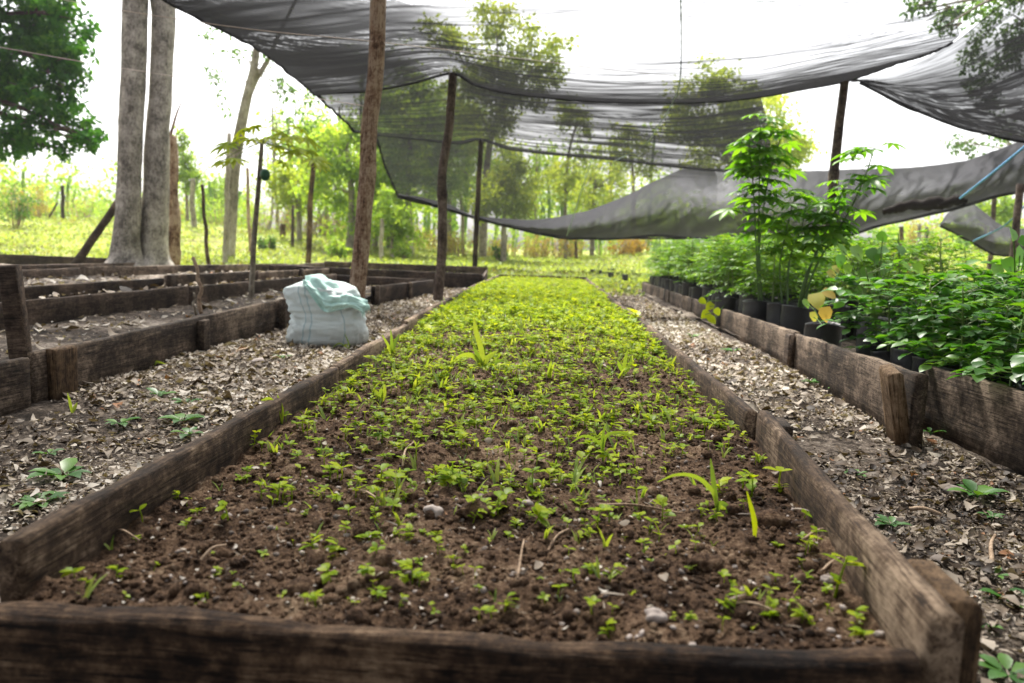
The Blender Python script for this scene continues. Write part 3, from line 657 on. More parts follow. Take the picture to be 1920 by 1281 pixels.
# ropes and wires
def line(name, pts, r, mat, label, cat='rope', n=60):
    mb = MB(); P = smooth_path([PY(*p) for p in pts], n); tube(mb, P, r, 6)
    return tag(mb.build(name, M[mat]), label, cat)
line('rope', [(1275, -60, 4.8), (1277, 60, 5.6), (1275, 150, 6.4), (1262, 190, 6.9), (1235, 235, 8.6), (1205, 275, 11.5), (1150, 303, 12.9)], .005, 'rope_grey', 'thin grey cord hanging down the middle of the front net')
line('rope', [(1108, 303, 13.1), (1085, 375, 14.6), (1063, 442, 15.7)], .008, 'rope_grey', 'thin pale cord running down the back net to its lowest sag')
line('rope', [(1925, 272, 9.1), (1860, 325, 9.6), (1800, 372, 10.3)], .013, 'rope_blue', 'thick blue rope slanting across the grey net on the right')
line('rope', [(1923, 385, 9.5), (1880, 425, 10.5), (1825, 452, 11.6)], .01, 'rope_blue', 'slack blue rope looping below the drape at far right')
line('wire', [(-60, 78, 6), (180, 120, 6), (690, 200, 4.7)], .0022, 'wire', 'lower thin wire stretched to the thick pole on the left', 'wire')
line('wire', [(120, 0, 5), (230, 20, 5), (470, 55, 4.9), (700, 78, 4.65), (960, 108, 5.6), (1200, 137, 6.4), (1400, 150, 6.8)], .0022, 'wire', 'upper thin wire crossing under the front net past the thick pole', 'wire')

# ------------------------------------------------------------------ sack
sk = PZ(601, 650, .0); sack = thing('sack', (sk.x, sk.y + .10, 0), 'full pale mint woven sack with folded green top on the leaf litter path', 'sack')
def sack_mesh():
    nt_, nh = 110, 60
    t = np.linspace(0, 1, nh)
    kz = [0, .03, .08, .22, .40, .58, .73, .83, .92, 1]
    zz = np.interp(t, kz, [0, .004, .03, .075, .125, .185, .235, .265, .285, .292])
    xl = np.interp(t, kz, [-.15, -.178, -.184, -.168, -.156, -.172, -.196, -.192, -.145, -.06]); xr = np.interp(t, kz, [.15, .182, .192, .188, .174, .158, .146, .128, .08, .02])
    ry = np.interp(t, kz, [.10, .13, .135, .128, .12, .115, .11, .10, .07, .02])
    rx = (xr - xl) / 2; cx = (xr + xl) / 2
    ker = np.array([1, 2, 3, 2, 1]) / 9.0
    rx, cx, ry = [np.concatenate([q[:2], np.convolve(q, ker, 'valid'), q[-2:]]) for q in (rx, cx, ry)]
    th = np.linspace(0, 2 * math.pi, nt_, endpoint=False)
    c, s = np.cos(th), np.sin(th)
    sx = np.sign(c) * np.abs(c) ** .72; sy = np.sign(s) * np.abs(s) ** .8
    w = .030 * np.maximum(0, fbm(th[None] * 1.6 + t[:, None] * 1.5 + 3, t[:, None] * 6 - th[None] * .7 + 8, 3, 6)) * np.sin(math.pi * t)[:, None] + .012 * np.abs(fbm(th[None] * 4 + 20, t[:, None] * 2.2 + 4, 3, 2)) * sstep(.3, .9, t)[:, None] + .008 * fbm(th[None] * 2.5 + 10, t[:, None] * 16 + 5 + .8 * np.sin(th[None] * 3), 4, 3) + .005 * fbm(th[None] * 9 + 10, t[:, None] * 3 + 40, 3, 5)
    horiz = .0018 * np.sin(t[:, None] * 62 + 3 * fbm(th[None] * 2 + 5, t[:, None] * 3 + 6, 2, 4)) * sstep(.25, .5, t)[:, None] * (1 - sstep(.75, .9, t))[:, None]
    k = 1 + (w + horiz) / .15
    V = np.stack([cx[:, None] + rx[:, None] * sx[None] * k, ry[:, None] * sy[None] * k, zz[:, None] + .010 * sstep(.6, .95, t)[:, None] * np.sin(th[None] * 3 + 1) + 0 * k], -1)
    V[..., 2] += .012 * (np.abs(c)[None] ** 6) * (1 - sstep(0, .1, t))[:, None] * 0
    i, j = np.meshgrid(np.arange(nh - 1), np.arange(nt_), indexing='ij'); a = i * nt_ + j; b = i * nt_ + (j + 1) % nt_
    mb = MB(); uu = ((th / (2 * math.pi) + .5) % 1)[None] * np.ones((nh, 1))
    uu = ((-th - math.pi) / (2 * math.pi) % 1)[None] * np.ones((nh, 1))   # 0 at left, growing over the front to .5 at right
    uu = (((th - math.pi) / (2 * math.pi)) % 1)[None] * np.ones((nh, 1))
    mb.add(V.reshape(-1, 3), [np.stack([a, b, b + nt_, a + nt_], -1).reshape(-1, 4), np.arange(nt_)[::-1][None], (np.arange(nt_) + (nh - 1) * nt_)[None]], uu.ravel())
    return mb
sack_mesh().build('bag', M['sack'], sack)
def cloth_strip(ctrl, n=80, m=60, wr=.008, seed=0):
    """ctrl: rows of control points"""
    C = np.array([[smooth_path(r, n)] for r in ctrl])[:, 0]
    Gd = np.stack([smooth_path(C[:, i], m) for i in range(n)], 1)
    du = np.gradient(Gd, axis=1); dv = np.gradient(Gd, axis=0); nn = nrm(np.cross(du, dv))
    u = np.linspace(0, 1, n)[None]; v = np.linspace(0, 1, m)[:, None]
    Gd = Gd + nn * (wr * (np.sin(v * 30 + 7 * u + 4 * fbm(u * 3, v * 2 + 4, 2, seed)) * .35 + fbm(u * 4 + 2 + v * 3, v * 12 + 3 - u * 5, 4, seed) + .5 * np.abs(fbm(u * 9 + 2, v * 7 + 3, 3, seed + 1))))[..., None]
    a = (np.arange(m - 1)[:, None] * n + np.arange(n - 1)[None])
    mb = MB(); mb.add(Gd.reshape(-1, 3), np.stack([a, a + 1, a + 1 + n, a + n], -1).reshape(-1, 4), .5); return mb
fl = cloth_strip([[(-.07, -.105, .27), (-.02, -.13, .215), (.03, -.14, .165), (.09, -.135, .175), (.14, -.12, .19), (.19, -.09, .165)],
                  [(-.088, -.085, .292), (-.02, -.11, .262), (.035, -.125, .222), (.09, -.12, .217), (.14, -.10, .212), (.20, -.07, .19)],
                  [(-.09, -.03, .312), (-.03, -.04, .325), (.03, -.05, .293), (.08, -.05, .262), (.135, -.04, .238), (.197, -.03, .208)],
                  [(-.08, .04, .295), (-.03, .05, .30), (.03, .05, .27), (.09, .05, .24), (.13, .05, .215), (.18, .04, .185)],
                  [(-.07, .09, .25), (-.03, .10, .25), (.03, .10, .23), (.09, .09, .20), (.13, .08, .18), (.17, .06, .16)]], wr=.014, seed=2)
o = fl.build('folded_top', M['sack_green'], sack)
sm = o.modifiers.new('thick', 'SOLIDIFY'); sm.thickness = .002
fr = MB()
for k in range(26):                                 # frayed hem hanging from the folded top
    u = k / 25; p = np.array([.185 + .012 * u, -.09 + .10 * u, .168 + .03 * math.sin(u * 2.2)])
    tube(fr, [p, p + [.006, -.004, -.012], p + [.008 * RS.rand() + .004, -.006, -.022 - .02 * RS.rand()]], [.003, .002, .0008], 4)
fr.build('frayed_edge', M['sack_green'], o)

# ------------------------------------------------------------------ litter, crumbs, stones
def litter(n, xr, yr, zf, sz, name, bright=0.0, up=1.0, seed=3):
    rs = np.random.RandomState(seed)
    y = yr[0] * (yr[1] / yr[0]) ** (rs.rand(n) ** 1.0)
    y = np.where(rs.rand(n) < .5, y, yr[0] + (yr[1] - yr[0]) * rs.rand(n))
    x = xr[0] + (xr[1] - xr[0]) * rs.rand(n)
    cl = fbm(x * 2.3, y * 2.3, 3, 4)
    keep = cl * 1.0 + .5 * fbm(x * 1.3 + 7, y * 1.1, 4, 2) + .9 * rs.rand(n) > .17; x, y, cl = x[keep], y[keep], cl[keep]; n = len(x)
    pos = np.stack([x, y, zf(x, y) + .004 + .008 * rs.rand(n)], -1)
    a = rs.rand(n) * 6.283; D = np.stack([np.cos(a), np.sin(a), rs.normal(0, .18, n)], -1)
    U = np.stack([rs.normal(0, .33, n), rs.normal(0, .33, n), np.ones(n)], -1)
    s = np.minimum(sz * rs.lognormal(-.38, .78, n), sz * 3.2) * (.72 + .35 * sstep(1.2, 3, y)); S = np.stack([s * rs.uniform(.6, 1.7, n), s, s * rs.uniform(.5, 4.5, n) * rs.choice([-1, 1], n)], -1)
    t = np.clip(rs.beta(1.5, 1.5, n) * .95 + bright + .60 * fbm(x * 1.3 + 7, y * 1.1, 4, 2) + .15 * cl, 0, .95); t = np.where(rs.rand(n) < .012, 1.0, t)
    mb = MB(); scatter(mb, OV_T, OV_F, pos, D, U, S, t)
    return mb
for args in ((95000, (-1.42, -.56), (.6, 10.5), 5), (72000, (.50, 1.07), (.6, 10.5), 6)):
    mb = litter(args[0], args[1], args[2], pathz, .0132, 'x', .05, seed=args[3])
    tag(mb.build('leaf_litter', M['litter']), 'dry pale leaf litter strewn over the path ' + ('beside the sack' if args[3] == 5 else 'before the potted plants'), 'leaf litter', kind='stuff')
mb = litter(2500, (-2.3, -1.5), (1.0, 8), lambda x, y: .055 + .02 * fbm(x * 3, y * 3, 4, 2), .022, 'x', -.05, seed=7)
tag(mb.build('leaf_litter', M['litter']), 'sparse dead leaves on the soil of the empty bed', 'leaf litter', kind='stuff')
mb = litter(3500, (-4.3, -2.5), (1.5, 10), lambda x, y: .1 + 0 * x, .03, 'x', 0, seed=8)
tag(mb.build('leaf_litter', M['litter']), 'dead leaves over the second bed and the aisle beside it', 'leaf litter', kind='stuff')
# crumbs of soil and small bits in the seed bed
ICO = None
def blob(seed, sub=1):
    import bmesh
    bm = bmesh.new(); bmesh.ops.create_icosphere(bm, subdivisions=sub, radius=1)
    V = np.array([v.co[:] for v in bm.verts]); F = np.array([[v.index for v in f.verts] for f in bm.faces]); bm.free()
    rs = np.random.RandomState(seed); o = rs.rand(3) * 20
    k = 1 + .45 * fbm(V[:, 0] * 1.3 + o[0], V[:, 1] * 1.3 + V[:, 2] * 1.1 + o[1], 3, seed)
    return V * k[:, None], F
def crumbs(n, yr, sz, mat, name, label, seed, tl, th_):
    rs = np.random.RandomState(seed); mb = MB()
    y = yr[0] * (yr[1] / yr[0]) ** rs.rand(n); x = left_x(y) + .03 + (right_x(y) - left_x(y) - .06) * rs.rand(n)
    for b in range(6):
        V, F = blob(seed * 10 + b); k = np.arange(n) % 6 == b; m = k.sum()
        s = sz * np.minimum(rs.lognormal(0, .6, m), 2.6)
        pos = np.stack([x[k], y[k], soilz(x[k], y[k]) + s * .25], -1)
        scatter(mb, V, [F], pos, rdir(m, 0, rs) * [1, 1, .3], np.array([[0, 0, 1.]]) + rs.normal(0, .3, (m, 3)), np.stack([s, s * rs.uniform(.7, 1.3, m), s * .7], -1), rs.uniform(tl, th_, m))
    return tag(mb.build(name, M[mat]), label, 'soil crumbs', kind='stuff')
crumbs(22000, (.74, 6), .0023, 'soil', 'soil_crumbs', 'crumbs and clods of brown soil over the seed bed', 2, .5, .5)
crumbs(900, (.74, 5), .0055, 'soil', 'soil_clods', 'larger clods of brown soil over the seed bed', 4, .5, .5)
crumbs(2400, (.74, 5), .0019, 'stone', 'gravel', 'small pale pebbles scattered in the seed bed soil', 3, .1, 1)
mb = litter(2600, (-.52, .42), (.75, 5), soilz, .0075, 'x', .05, seed=9)
rs = np.random.RandomState(77); n = 1000; y = .75 * (6 / .75) ** rs.rand(n); x = rs.uniform(-.5, .42, n); a = rs.rand(n) * 6.28
scatter(mb, BL_T * [.9, 1, .4], BL_F, np.stack([x, y, soilz(x, y) + .004], -1), np.stack([np.cos(a), np.sin(a), rs.normal(0, .2, n)], -1), np.tile([[0, 0, 1.]], (n, 1)) + rs.normal(0, .3, (n, 3)), .013 * rs.lognormal(0, .5, n), rs.uniform(.1, .65, n))
tag(mb.build('leaf_litter', M['litter']), 'bits of dead leaf on the seed bed soil', 'leaf litter', kind='stuff')
def at_soil(px, py):
    p = PZ(px, py, .10)
    for _ in range(3): p = PZ(px, py, float(soilz(p.x, p.y)))
    return p
def stone(px, py, wpx, tint, label, name='stone', path=False, mat='stone', flat=.65):
    p = PZ(px, py, 0) if path else at_soil(px, py)
    s = wpx / 2 * p.y / FPX
    V, F = blob(int(px), 3); mb = MB(); mb.add(V * [s, s * .8, s * flat], F, tint)
    tag(mb.build(name, M[mat], None, p + Vector((0, 0, s * flat * .5))), label, name.replace('_', ' '))
stone(1228, 1163, 42, .85, 'pale pinkish stone near the front of the seed bed, left of centre right')
stone(1552, 1092, 28, .75, 'rounded grey white pebble near the right rail of the seed bed')
stone(813, 968, 44, .9, 'pale buff flat stone in the left middle of the bare soil')
stone(990, 948, 24, .8, 'small pale stone in the centre of the bare soil')
stone(1648, 1192, 22, .8, 'small buff pebble by the front right corner of the bed')
stone(485, 684, 26, 1.0, 'lone white stone on the path in front of the sack', path=True)
stone(1790, 925, 46, .6, 'grey flat stone on the right path near the bed of pots', path=True, flat=.4)
stone(1768, 1060, 50, .5, 'brown grey stone on the right path beside the near stake', path=True, flat=.5)
stone(60, 915, 40, .6, 'flat brown stone on the left path by the big weed', path=True, flat=.4)
for px, py, w, lb in ((1325, 1065, 66, 'largest dark soil clod, right of centre in the seed bed'), (885, 965, 60, 'dark soil clod in the middle of the bare soil'), (595, 890, 36, 'round dark clod on the left of the bare soil'), (560, 1110, 62, 'brown clod near the front left of the seed bed'), (268, 978, 34, 'small dark clod against the left rail'), (1450, 985, 70, 'long dark clod beside the upright yellow blade')):
    stone(px, py, w, .5, lb, 'soil_clod', mat='soil', flat=.55)
def stick(px0, py0, px1, py1, r, label, path=False):
    f = (lambda a, b: PZ(a, b, .012)) if path else (lambda a, b: at_soil(a, b) + Vector((0, 0, .006)))
    a, b = f(px0, py0), f(px1, py1); m = (a + b) / 2 + Vector((random.uniform(-.006, .006), 0, .006))
    mb = MB(); tube(mb, smooth_path([a - a, m - a, b - a], 12), np.linspace(r, r * .6, 12), 7, rough=.3, seed=int(px0) % 50)
    tag(mb.build('twig', M['twig'], None, a), label, 'twig')
for a in ((375, 1062, 425, 1030, .0022, 'pale straight twig on the soil at front left'), (218, 1003, 262, 1022, .0022, 'bent pale twig by the left rail'), (655, 925, 715, 948, .002, 'thin twig in the left middle of the soil'), (1120, 955, 1275, 970, .0026, 'long pale twig across the soil right of centre'),
          (970, 1095, 982, 1020, .0018, 'thin twig standing nearly upright at front centre'), (1025, 1045, 1065, 1000, .0022, 'short forked looking twig at centre'), (755, 880, 775, 835, .0022, 'reddish twig in the left middle among sprouts'), (1505, 1020, 1558, 1000, .0024, 'pale twig near the right rail'),
          (1540, 1080, 1608, 1052, .002, 'slender twig beside the right rail pebble'), (955, 920, 962, 892, .002, 'tiny twig at the centre of the bed'), (1380, 1140, 1470, 1165, .002, 'thin dark twig at front right')):
    stick(*a)
for a in ((1860, 1055, 1866, 1003, .004, 'short pale stick on the right path, pointing away'), (1705, 955, 1765, 965, .0045, 'brown stick lying on the right path by the pots bed'), (30, 925, 90, 922, .003, 'thin stick on the left path by the big weed'), (430, 668, 470, 652, .006, 'pale stick on the left path before the stakes')):
    stick(*a, path=True)

# ------------------------------------------------------------------ seedlings
def seedling_mesh(kind, seed, size=.02):
    rs = np.random.RandomState(seed); mb = MB(); h = size * rs.uniform(.45, 1.15)
    if kind == 'pair':
        tube(mb, [(0, 0, -.004), (.15 * h, 0, h * .5), (.1 * h, 0, h)], [.0009, .0008, .0007], 5, .7)
        n = rs.choice([2, 2, 3, 4]); a = np.arange(n) * 6.283 / n + rs.rand() * 6
        D = np.stack([np.cos(a), np.sin(a), rs.uniform(.0, .5, n)], -1)
        scatter(mb, OV_T * [1.3, 1, 1], OV_F, np.tile([[.1 * h, 0, h]], (n, 1)), D, np.tile([[0, 0, 1.]], (n, 1)), size * rs.uniform(.55, .95, n), rs.uniform(.3, .9, n))
    elif kind == 'multi':
        n = rs.randint(5, 9); tube(mb, [(0, 0, -.004), (0, .1 * h, h * .6), (0, 0, h * 1.5)], [.0011, .0009, .0006], 5, .6)
        a = rs.rand(n) * 6.283; z = rs.uniform(.5, 1.5, n) * h
        D = np.stack([np.cos(a), np.sin(a), rs.uniform(-.1, .6, n)], -1)
        scatter(mb, OV_T * [1.2, 1, 1], OV_F, np.stack([0 * a, 0 * a, z], -1), D, np.tile([[0, 0, 1.]], (n, 1)), size * rs.uniform(.6, 1.1, n), rs.uniform(.2, .9, n))
    else:
        n = rs.randint(2, 5); a = rs.rand(n) * 6.283
        D = np.stack([np.cos(a) * .5, np.sin(a) * .5, np.full(n, 1.)], -1)
        scatter(mb, BL_T * [1.5, 1, 1], BL_F, np.zeros((n, 3)) - [0, 0, .003], D, np.stack([-np.cos(a), -np.sin(a), np.full(n, .6)], -1), size * rs.uniform(1.0, 2.2, n), rs.uniform(.3, 1, n))
    return mb
PROT = {}
for k, mt, c in (('pair', 'seedling', 6), ('multi', 'seedling', 8), ('blade', 'grass', 6)):
    PROT[k] = [(seedling_mesh(k, 50 + i, .0165), mt) for i in range(c)]
LB = {'pair': ('tiny bright green sprout with a pair of round leaves in the seed bed', 'seedling', 'round leaved sprouts in the seed bed'),
      'multi': ('small leafy green seedling with several leaves in the seed bed', 'seedling', 'leafy seedlings in the seed bed'),
      'blade': ('tuft of thin grass blades sprouting in the seed bed', 'grass sprout', 'grass sprouts in the seed bed')}
rs = np.random.RandomState(21)
pts = []
for _ in range(60000):
    y = .78 * (10.3 / .78) ** rs.rand(); x = rs.uniform(float(left_x(y)) + .02, float(right_x(y)) - .02)
    # sprouts stand thick towards the far end and thin out towards the front
    dens = 1150 * float(sstep(1.0, 4.4, y)) ** 1.4 + 760
    cl = float(fbm(x * 4, y * 3, 3, 3)); dens *= max(.10, 1 + 1.3 * cl)
    if rs.rand() < dens * y / 22150: pts.append((x, y))
pts = np.array(pts); pts = pts[np.argsort(pts[:, 1])]
kinds = rs.choice(['pair', 'multi', 'blade'], len(pts), p=[.40, .36, .24])
NIND = 285
proto_me = {k: [mb_.mesh({'pair': 'sprout', 'multi': 'seedling', 'blade': 'grass_sprout'}[k], M[mt]) for mb_, mt in PROT[k]] for k in PROT}
for (x, y), k in zip(pts[:NIND], kinds[:NIND]):
    o = obj({'pair': 'sprout', 'multi': 'seedling', 'blade': 'grass_sprout'}[k], random.choice(proto_me[k]), None, (x, y, float(soilz(x, y))))
    o.rotation_euler = (random.gauss(0, .15), random.gauss(0, .15), random.uniform(0, 6.28)); s = random.lognormvariate(0, .38) * (.64 + .38 * float(sstep(.9, 2.3, y))); o.scale = (s, s, s)
    tag(o, *LB[k])
far = MB(); farg = MB()
rest = pts[NIND:]; rk = kinds[NIND:]
for k in PROT:
    for i, (pm, mt) in enumerate(PROT[k]):
        sel = (rk == k) & (np.arange(len(rest)) % len(PROT[k]) == i); q = rest[sel]; m = len(q)
        if not m: continue
        V = np.concatenate(pm.v); T = np.concatenate(pm.t)
        a = rs.rand(m) * 6.283; s = rs.lognormal(0, .3, m) * (.92 + .34 * sstep(2, 4.5, q[:, 1]) - .35 * sstep(6.5, 9.5, q[:, 1]))
        c_, s_ = np.cos(a)[:, None], np.sin(a)[:, None]
        W = np.stack([V[None, :, 0] * c_ - V[None, :, 1] * s_, V[None, :, 0] * s_ + V[None, :, 1] * c_, V[None, :, 2] + 0 * c_], -1) * s[:, None, None]
        W += np.stack([q[:, 0], q[:, 1], soilz(q[:, 0], q[:, 1])], -1)[:, None]
        off = (np.arange(m) * len(V))[:, None, None]
        tgt = far if k != 'blade' else farg
        sh = rs.uniform(-.25, .25, m)
        tgt.add(W.reshape(-1, 3), [(f[None] + off).reshape(-1, f.shape[1]) for f in pm.f], np.clip(T[None] + sh[:, None], 0, 1).ravel())
print('seedlings', len(pts))
tag(far.build('seedling_carpet', M['seedling']), 'dense yellow green carpet of seedlings filling the far part of the seed bed', 'seedlings', kind='stuff')
tag(farg.build('grass_carpet', M['grass']), 'thin grass blades mixed into the seedling carpet', 'grass', kind='stuff')
# grass weeds that stand out
def blades(px, py, specs, label, on='soil', name='grass_weed', w=.003, mat='grass'):
    """specs: lists of pixel offsets that a blade runs through"""
    b = at_soil(px, py) if on == 'soil' else PZ(px, py, 0.005)
    mb = MB(); sc = b.y / FPX
    for k, sp in enumerate(specs):
        P = smooth_path([(0, 0, 0)] + [(dx * sc, (.006 * (i + 1)) * (1 if k % 2 else -1), -dy * sc) for i, (dx, dy) in enumerate(sp)], 16)
        t = np.linspace(0, 1, 16); wd = w * (np.sin(np.pi * (t * .85 + .12)) ** .8)
        sd = nrm(np.cross(np.gradient(P, axis=0), [0.15, 1, .25])); sd2 = np.array([.0, 1, 0.]) * .25
        A = P + (sd + sd2) * wd[:, None]; B = P - (sd + sd2) * wd[:, None]; Cc = P + np.array([0, .25, -.3]) * wd[:, None]
        V = np.stack([A, Cc, B], 1).reshape(-1, 3); i = np.arange(15) * 3
        F = np.concatenate([np.stack([i, i + 1, i + 4, i + 3], -1), np.stack([i + 1, i + 2, i + 5, i + 4], -1)])
        mb.add(V, F, random.uniform(.35, .9))
    tag(mb.build(name, M[mat], None, b), label, 'grass')
blades(1130, 865, [[(0, -40), (12, -58), (45, -58), (58, -25)], [(-4, -30), (-35, -45), (-62, -28)], [(-3, -40), (0, -75)], [(10, -20), (25, -22)]], 'arching grass weed right of centre in the seed bed', w=.003)
blades(1345, 960, [[(-12, -40), (-45, -70), (-85, -76), (-122, -62)], [(-8, -50), (-16, -100)], [(2, -20), (15, -15), (8, 5)], [(6, -10), (24, 8), (34, 14)]], 'broad leaved grass weed with a long arching blade, right of centre front', w=.0036)
blades(1415, 1010, [[(-6, -40), (-26, -98)]], 'single upright yellow green grass blade on the right of the soil', w=.0032, mat='seedling')
blades(905, 690, [[(-2, -30), (-14, -70), (-18, -95)], [(-20, -22), (-45, -18), (-60, 0)], [(10, -20), (28, -35)], [(-8, -18), (-20, -40)], [(14, -6), (40, -20)]], 'large grass clump in the middle of the seedlings', w=.009)
blades(528, 795, [[(-6, -25), (-18, -50), (-34, -48)], [(-2, -28), (-12, -55)], [(-14, -18), (-34, -24), (-52, -20)]], 'bright grass tuft at the left rail beyond the bend', w=.0055)
blades(735, 665, [[(0, -22), (-2, -48)], [(4, -20), (12, -40)], [(-6, -16), (-18, -38)]], 'tall grass tuft beside the left rail right of the sack', w=.006)
blades(715, 755, [[(0, -20), (2, -30)], [(-8, -14), (-16, -24)], [(6, -18), (8, -38)]], 'grass tuft in the left of the seedlings near the bend', w=.006)
blades(1170, 700, [[(0, -20), (4, -48)], [(8, -10), (14, -30)], [(-8, -12), (-14, -25)]], 'grass tuft right of the large clump', w=.006)
blades(135, 775, [[(0, -20), (-2, -42)], [(3, -10), (6, -20)]], 'small grass tuft at the foot of the left board stake', on='path', w=.006)
blades(655, 655, [[(-2, -15), (-8, -30)], [(-20, -10), (-36, 2)], [(-8, -8), (4, -10)]], 'thin grass before the sack', on='path', w=.003)
blades(290, 685, [[(-6, -10), (-20, -20)], [(4, -6), (20, -2)]], 'short grass against the left long board', on='path', w=.005)
# weeds on the paths
def weed(px, py, n, size, label, flat=.3, on=None, rz=0):
    b = PZ(px, py, .008); rs = np.random.RandomState(int(px + py)); s = size / FPX * b.y
    mb = MB(); a = np.arange(n) * 2.4 + rs.rand() * 6; D = np.stack([np.cos(a), np.sin(a), rs.uniform(flat * .3, flat * 1.6, n)], -1)
    st = np.stack([np.cos(a), np.sin(a), np.full(n, .5)], -1) * s * .15
    scatter(mb, OV_T * [1.05, 1, 1.4], OV_F, st, D, np.tile([[0, 0, 1.]], (n, 1)), s * rs.uniform(.55, 1.1, n), rs.uniform(.1, .9, n))
    for k in range(min(n, 6)): tube(mb, [(0, 0, -.01), tuple(st[k] * .6), tuple(st[k])], .0012, 4, .5)
    tag(mb.build('weed', M['weed'], None, b), label, 'weed')
for a in ((120, 893, 9, 60, 'biggest leafy weed on the left path'), (75, 945, 9, 52, 'spiky rosette weed nearest the left rail'), (90, 852, 6, 36, 'small weed at the left edge of the path'), (345, 790, 7, 40, 'broad leaved weed in the middle of the left path'), (225, 795, 7, 34, 'low weed on the left path below the stakes'),
          (355, 815, 6, 32, 'weed between the left rail and the middle of the path'), (300, 742, 6, 30, 'pale weed nearer the left long board'), (350, 755, 5, 28, 'round leaf weed on the left path, far side'), (530, 672, 5, 24, 'tiny weed just before the sack'),
          (1600, 735, 9, 46, 'bushy weed below the right boards'), (1575, 722, 8, 36, 'weed close to the board joint on the right'), (1520, 718, 5, 24, 'small weed on the middle of the right path'), (1745, 812, 4, 28, 'two leaf weed in front of the leaning stake'), (1830, 930, 8, 52, 'largest rosette weed on the right path'),
          (1672, 985, 7, 36, 'green weed on the right path near the right rail'), (1605, 890, 6, 28, 'weed beside the right rail, middle of the near path'), (1860, 970, 6, 26, 'weed at the right edge of the path'), (1895, 1130, 5, 52, 'weed with long leaves at the right frame edge'), (1840, 1175, 5, 36, 'small weed just right of the near stake'),
          (1890, 1265, 8, 60, 'weed in the bottom right corner'), (1640, 610, 0, 0, ''), (1372, 660, 5, 22, 'weed on the right path by the bend of the rail'), (1300, 632, 5, 18, 'farther weed on the right path'), (1865, 1080, 5, 30, 'weed beyond the near stake on the right path')):
    if a[2]: weed(*a)

# ------------------------------------------------------------------ potted plants
def grow_bag(r, h, seed):
    rs = np.random.RandomState(seed); n = 20; z = np.array([0, .02, .3, .6, .85, .97, 1, 1, .9]) * h
    rr = np.array([.8, .97, 1, 1.02, 1.0, 1.02, 1.04, .97, .93]) * r; th = np.linspace(0, 6.283, n, endpoint=False)
    k = 1 + .13 * fbm(np.cos(th)[None] * 2.2 + seed + 9, np.sin(th)[None] * 1.5 + z[:, None] * 25 + 9, 3, seed)
    V = np.stack([rr[:, None] * np.cos(th) * k, rr[:, None] * np.sin(th) * k, z[:, None] * (1 + .03 * np.sin(th * 2 + seed))], -1)
    m = len(z); i, j = np.meshgrid(np.arange(m - 1), np.arange(n), indexing='ij'); a = i * n + j; b = i * n + (j + 1) % n
    mb = MB(); mb.add(V.reshape(-1, 3), [np.stack([a, b, b + n, a + n], -1).reshape(-1, 4), np.arange(n)[::-1][None]]); return mb
def soil_disc(r, z, seed):
    V = [[0, 0, z + .004]] + [[r * math.cos(t), r * math.sin(t), z + random.uniform(-.003, .003)] for t in np.linspace(0, 6.283, 16, endpoint=False)]
    mb = MB(); mb.add(V, np.array([[0, i + 1, (i + 1) % 16 + 1] for i in range(16)])); return mb
def bushy(kind, seed, H):
    """stem and compound leaves of one nursery plant, standing in a bag .16 high"""
    rs = np.random.RandomState(seed); st = MB(); lf = MB(); z0 = .145
    lean = rs.normal(0, .04, 2)
    P = smooth_path([(0, 0, z0), (lean[0] * .4, lean[1] * .4, z0 + H * .5), (lean[0], lean[1], z0 + H)], 14)
    tube(st, P, np.linspace(.0045, .002, 14), 6, rs.uniform(.5, 1))
    nl = 27 if kind == 'broad' else 26
    for k in range(nl):
        t = rs.uniform(.18, 1.0); i = min(13, int(t * 13)); base = P[i]
        a = k * 2.4 + rs.normal(0, .3); ln = rs.uniform(.09, .17) * (1.25 - .5 * t)
        up = rs.uniform(.15, .8) if t > .6 else rs.uniform(-.1, .4)
        d = np.array([math.cos(a), math.sin(a), up]); d /= np.linalg.norm(d)
        R_ = smooth_path([base, base + d * ln * .55, base + d * ln + np.array([0, 0, -.022])], 9); tube(st, R_, .0011, 4, .8, cap=False)
        m = 7 if kind == 'broad' else 11
        tt = np.linspace(.35 if kind == 'broad' else .2, 1, m); pp = np.stack([np.interp(tt * 8, np.arange(9), R_[:, c]) for c in range(3)], -1)
        side = np.cross(d, [0, 0, 1.]); side /= np.linalg.norm(side); sg = np.where(np.arange(m) % 2, 1, -1)[:, None]
        D = side[None] * sg + d[None] * .55 + rs.normal(0, .15, (m, 3)); D[-1] = d + [0, 0, -.2]
        D[:, 2] -= .15
        s = (rs.uniform(.034, .052, m) if kind == 'broad' else rs.uniform(.024, .036, m))
        tpl = OV_T * ([1.25, 1, 1.2] if kind == 'broad' else [.9, 1, 1.2])
        base_t = rs.uniform(.15, .75) + .2 * (t - .5)
        scatter(lf, tpl, OV_F, pp, D, np.tile([[0, 0, 1.]], (m, 1)) + rs.normal(0, .25, (m, 3)), s, np.clip(base_t + rs.normal(0, .14, m), 0, 1))
    return st, lf
protos = {'broad': [], 'fine': []}
labels = {'broad': ('potted seedling with oval green leaves, packed in the near end of the right bed', 'potted plant', 'oval leaved potted seedlings packed at the near end of the right bed'),
          'fine': ('potted seedling with fine feathery leaves, packed in the far end of the right bed', 'potted plant', 'feathery potted seedlings packed at the far end of the right bed')}
for kind, mt in (('broad', 'potleaf'), ('fine', 'potleaf_fine')):
    for v in range(5):
        st, lf = bushy(kind, 300 + v + (50 if kind == 'fine' else 0), .25 if kind == 'broad' else .30)
        protos[kind].append((grow_bag(.062, .165, v).mesh('grow_bag', M['bag']), soil_disc(.057, .15, v).mesh('pot_soil', M['potsoil']), st.mesh('stem', M['stem']), lf.mesh('foliage', M[mt])))
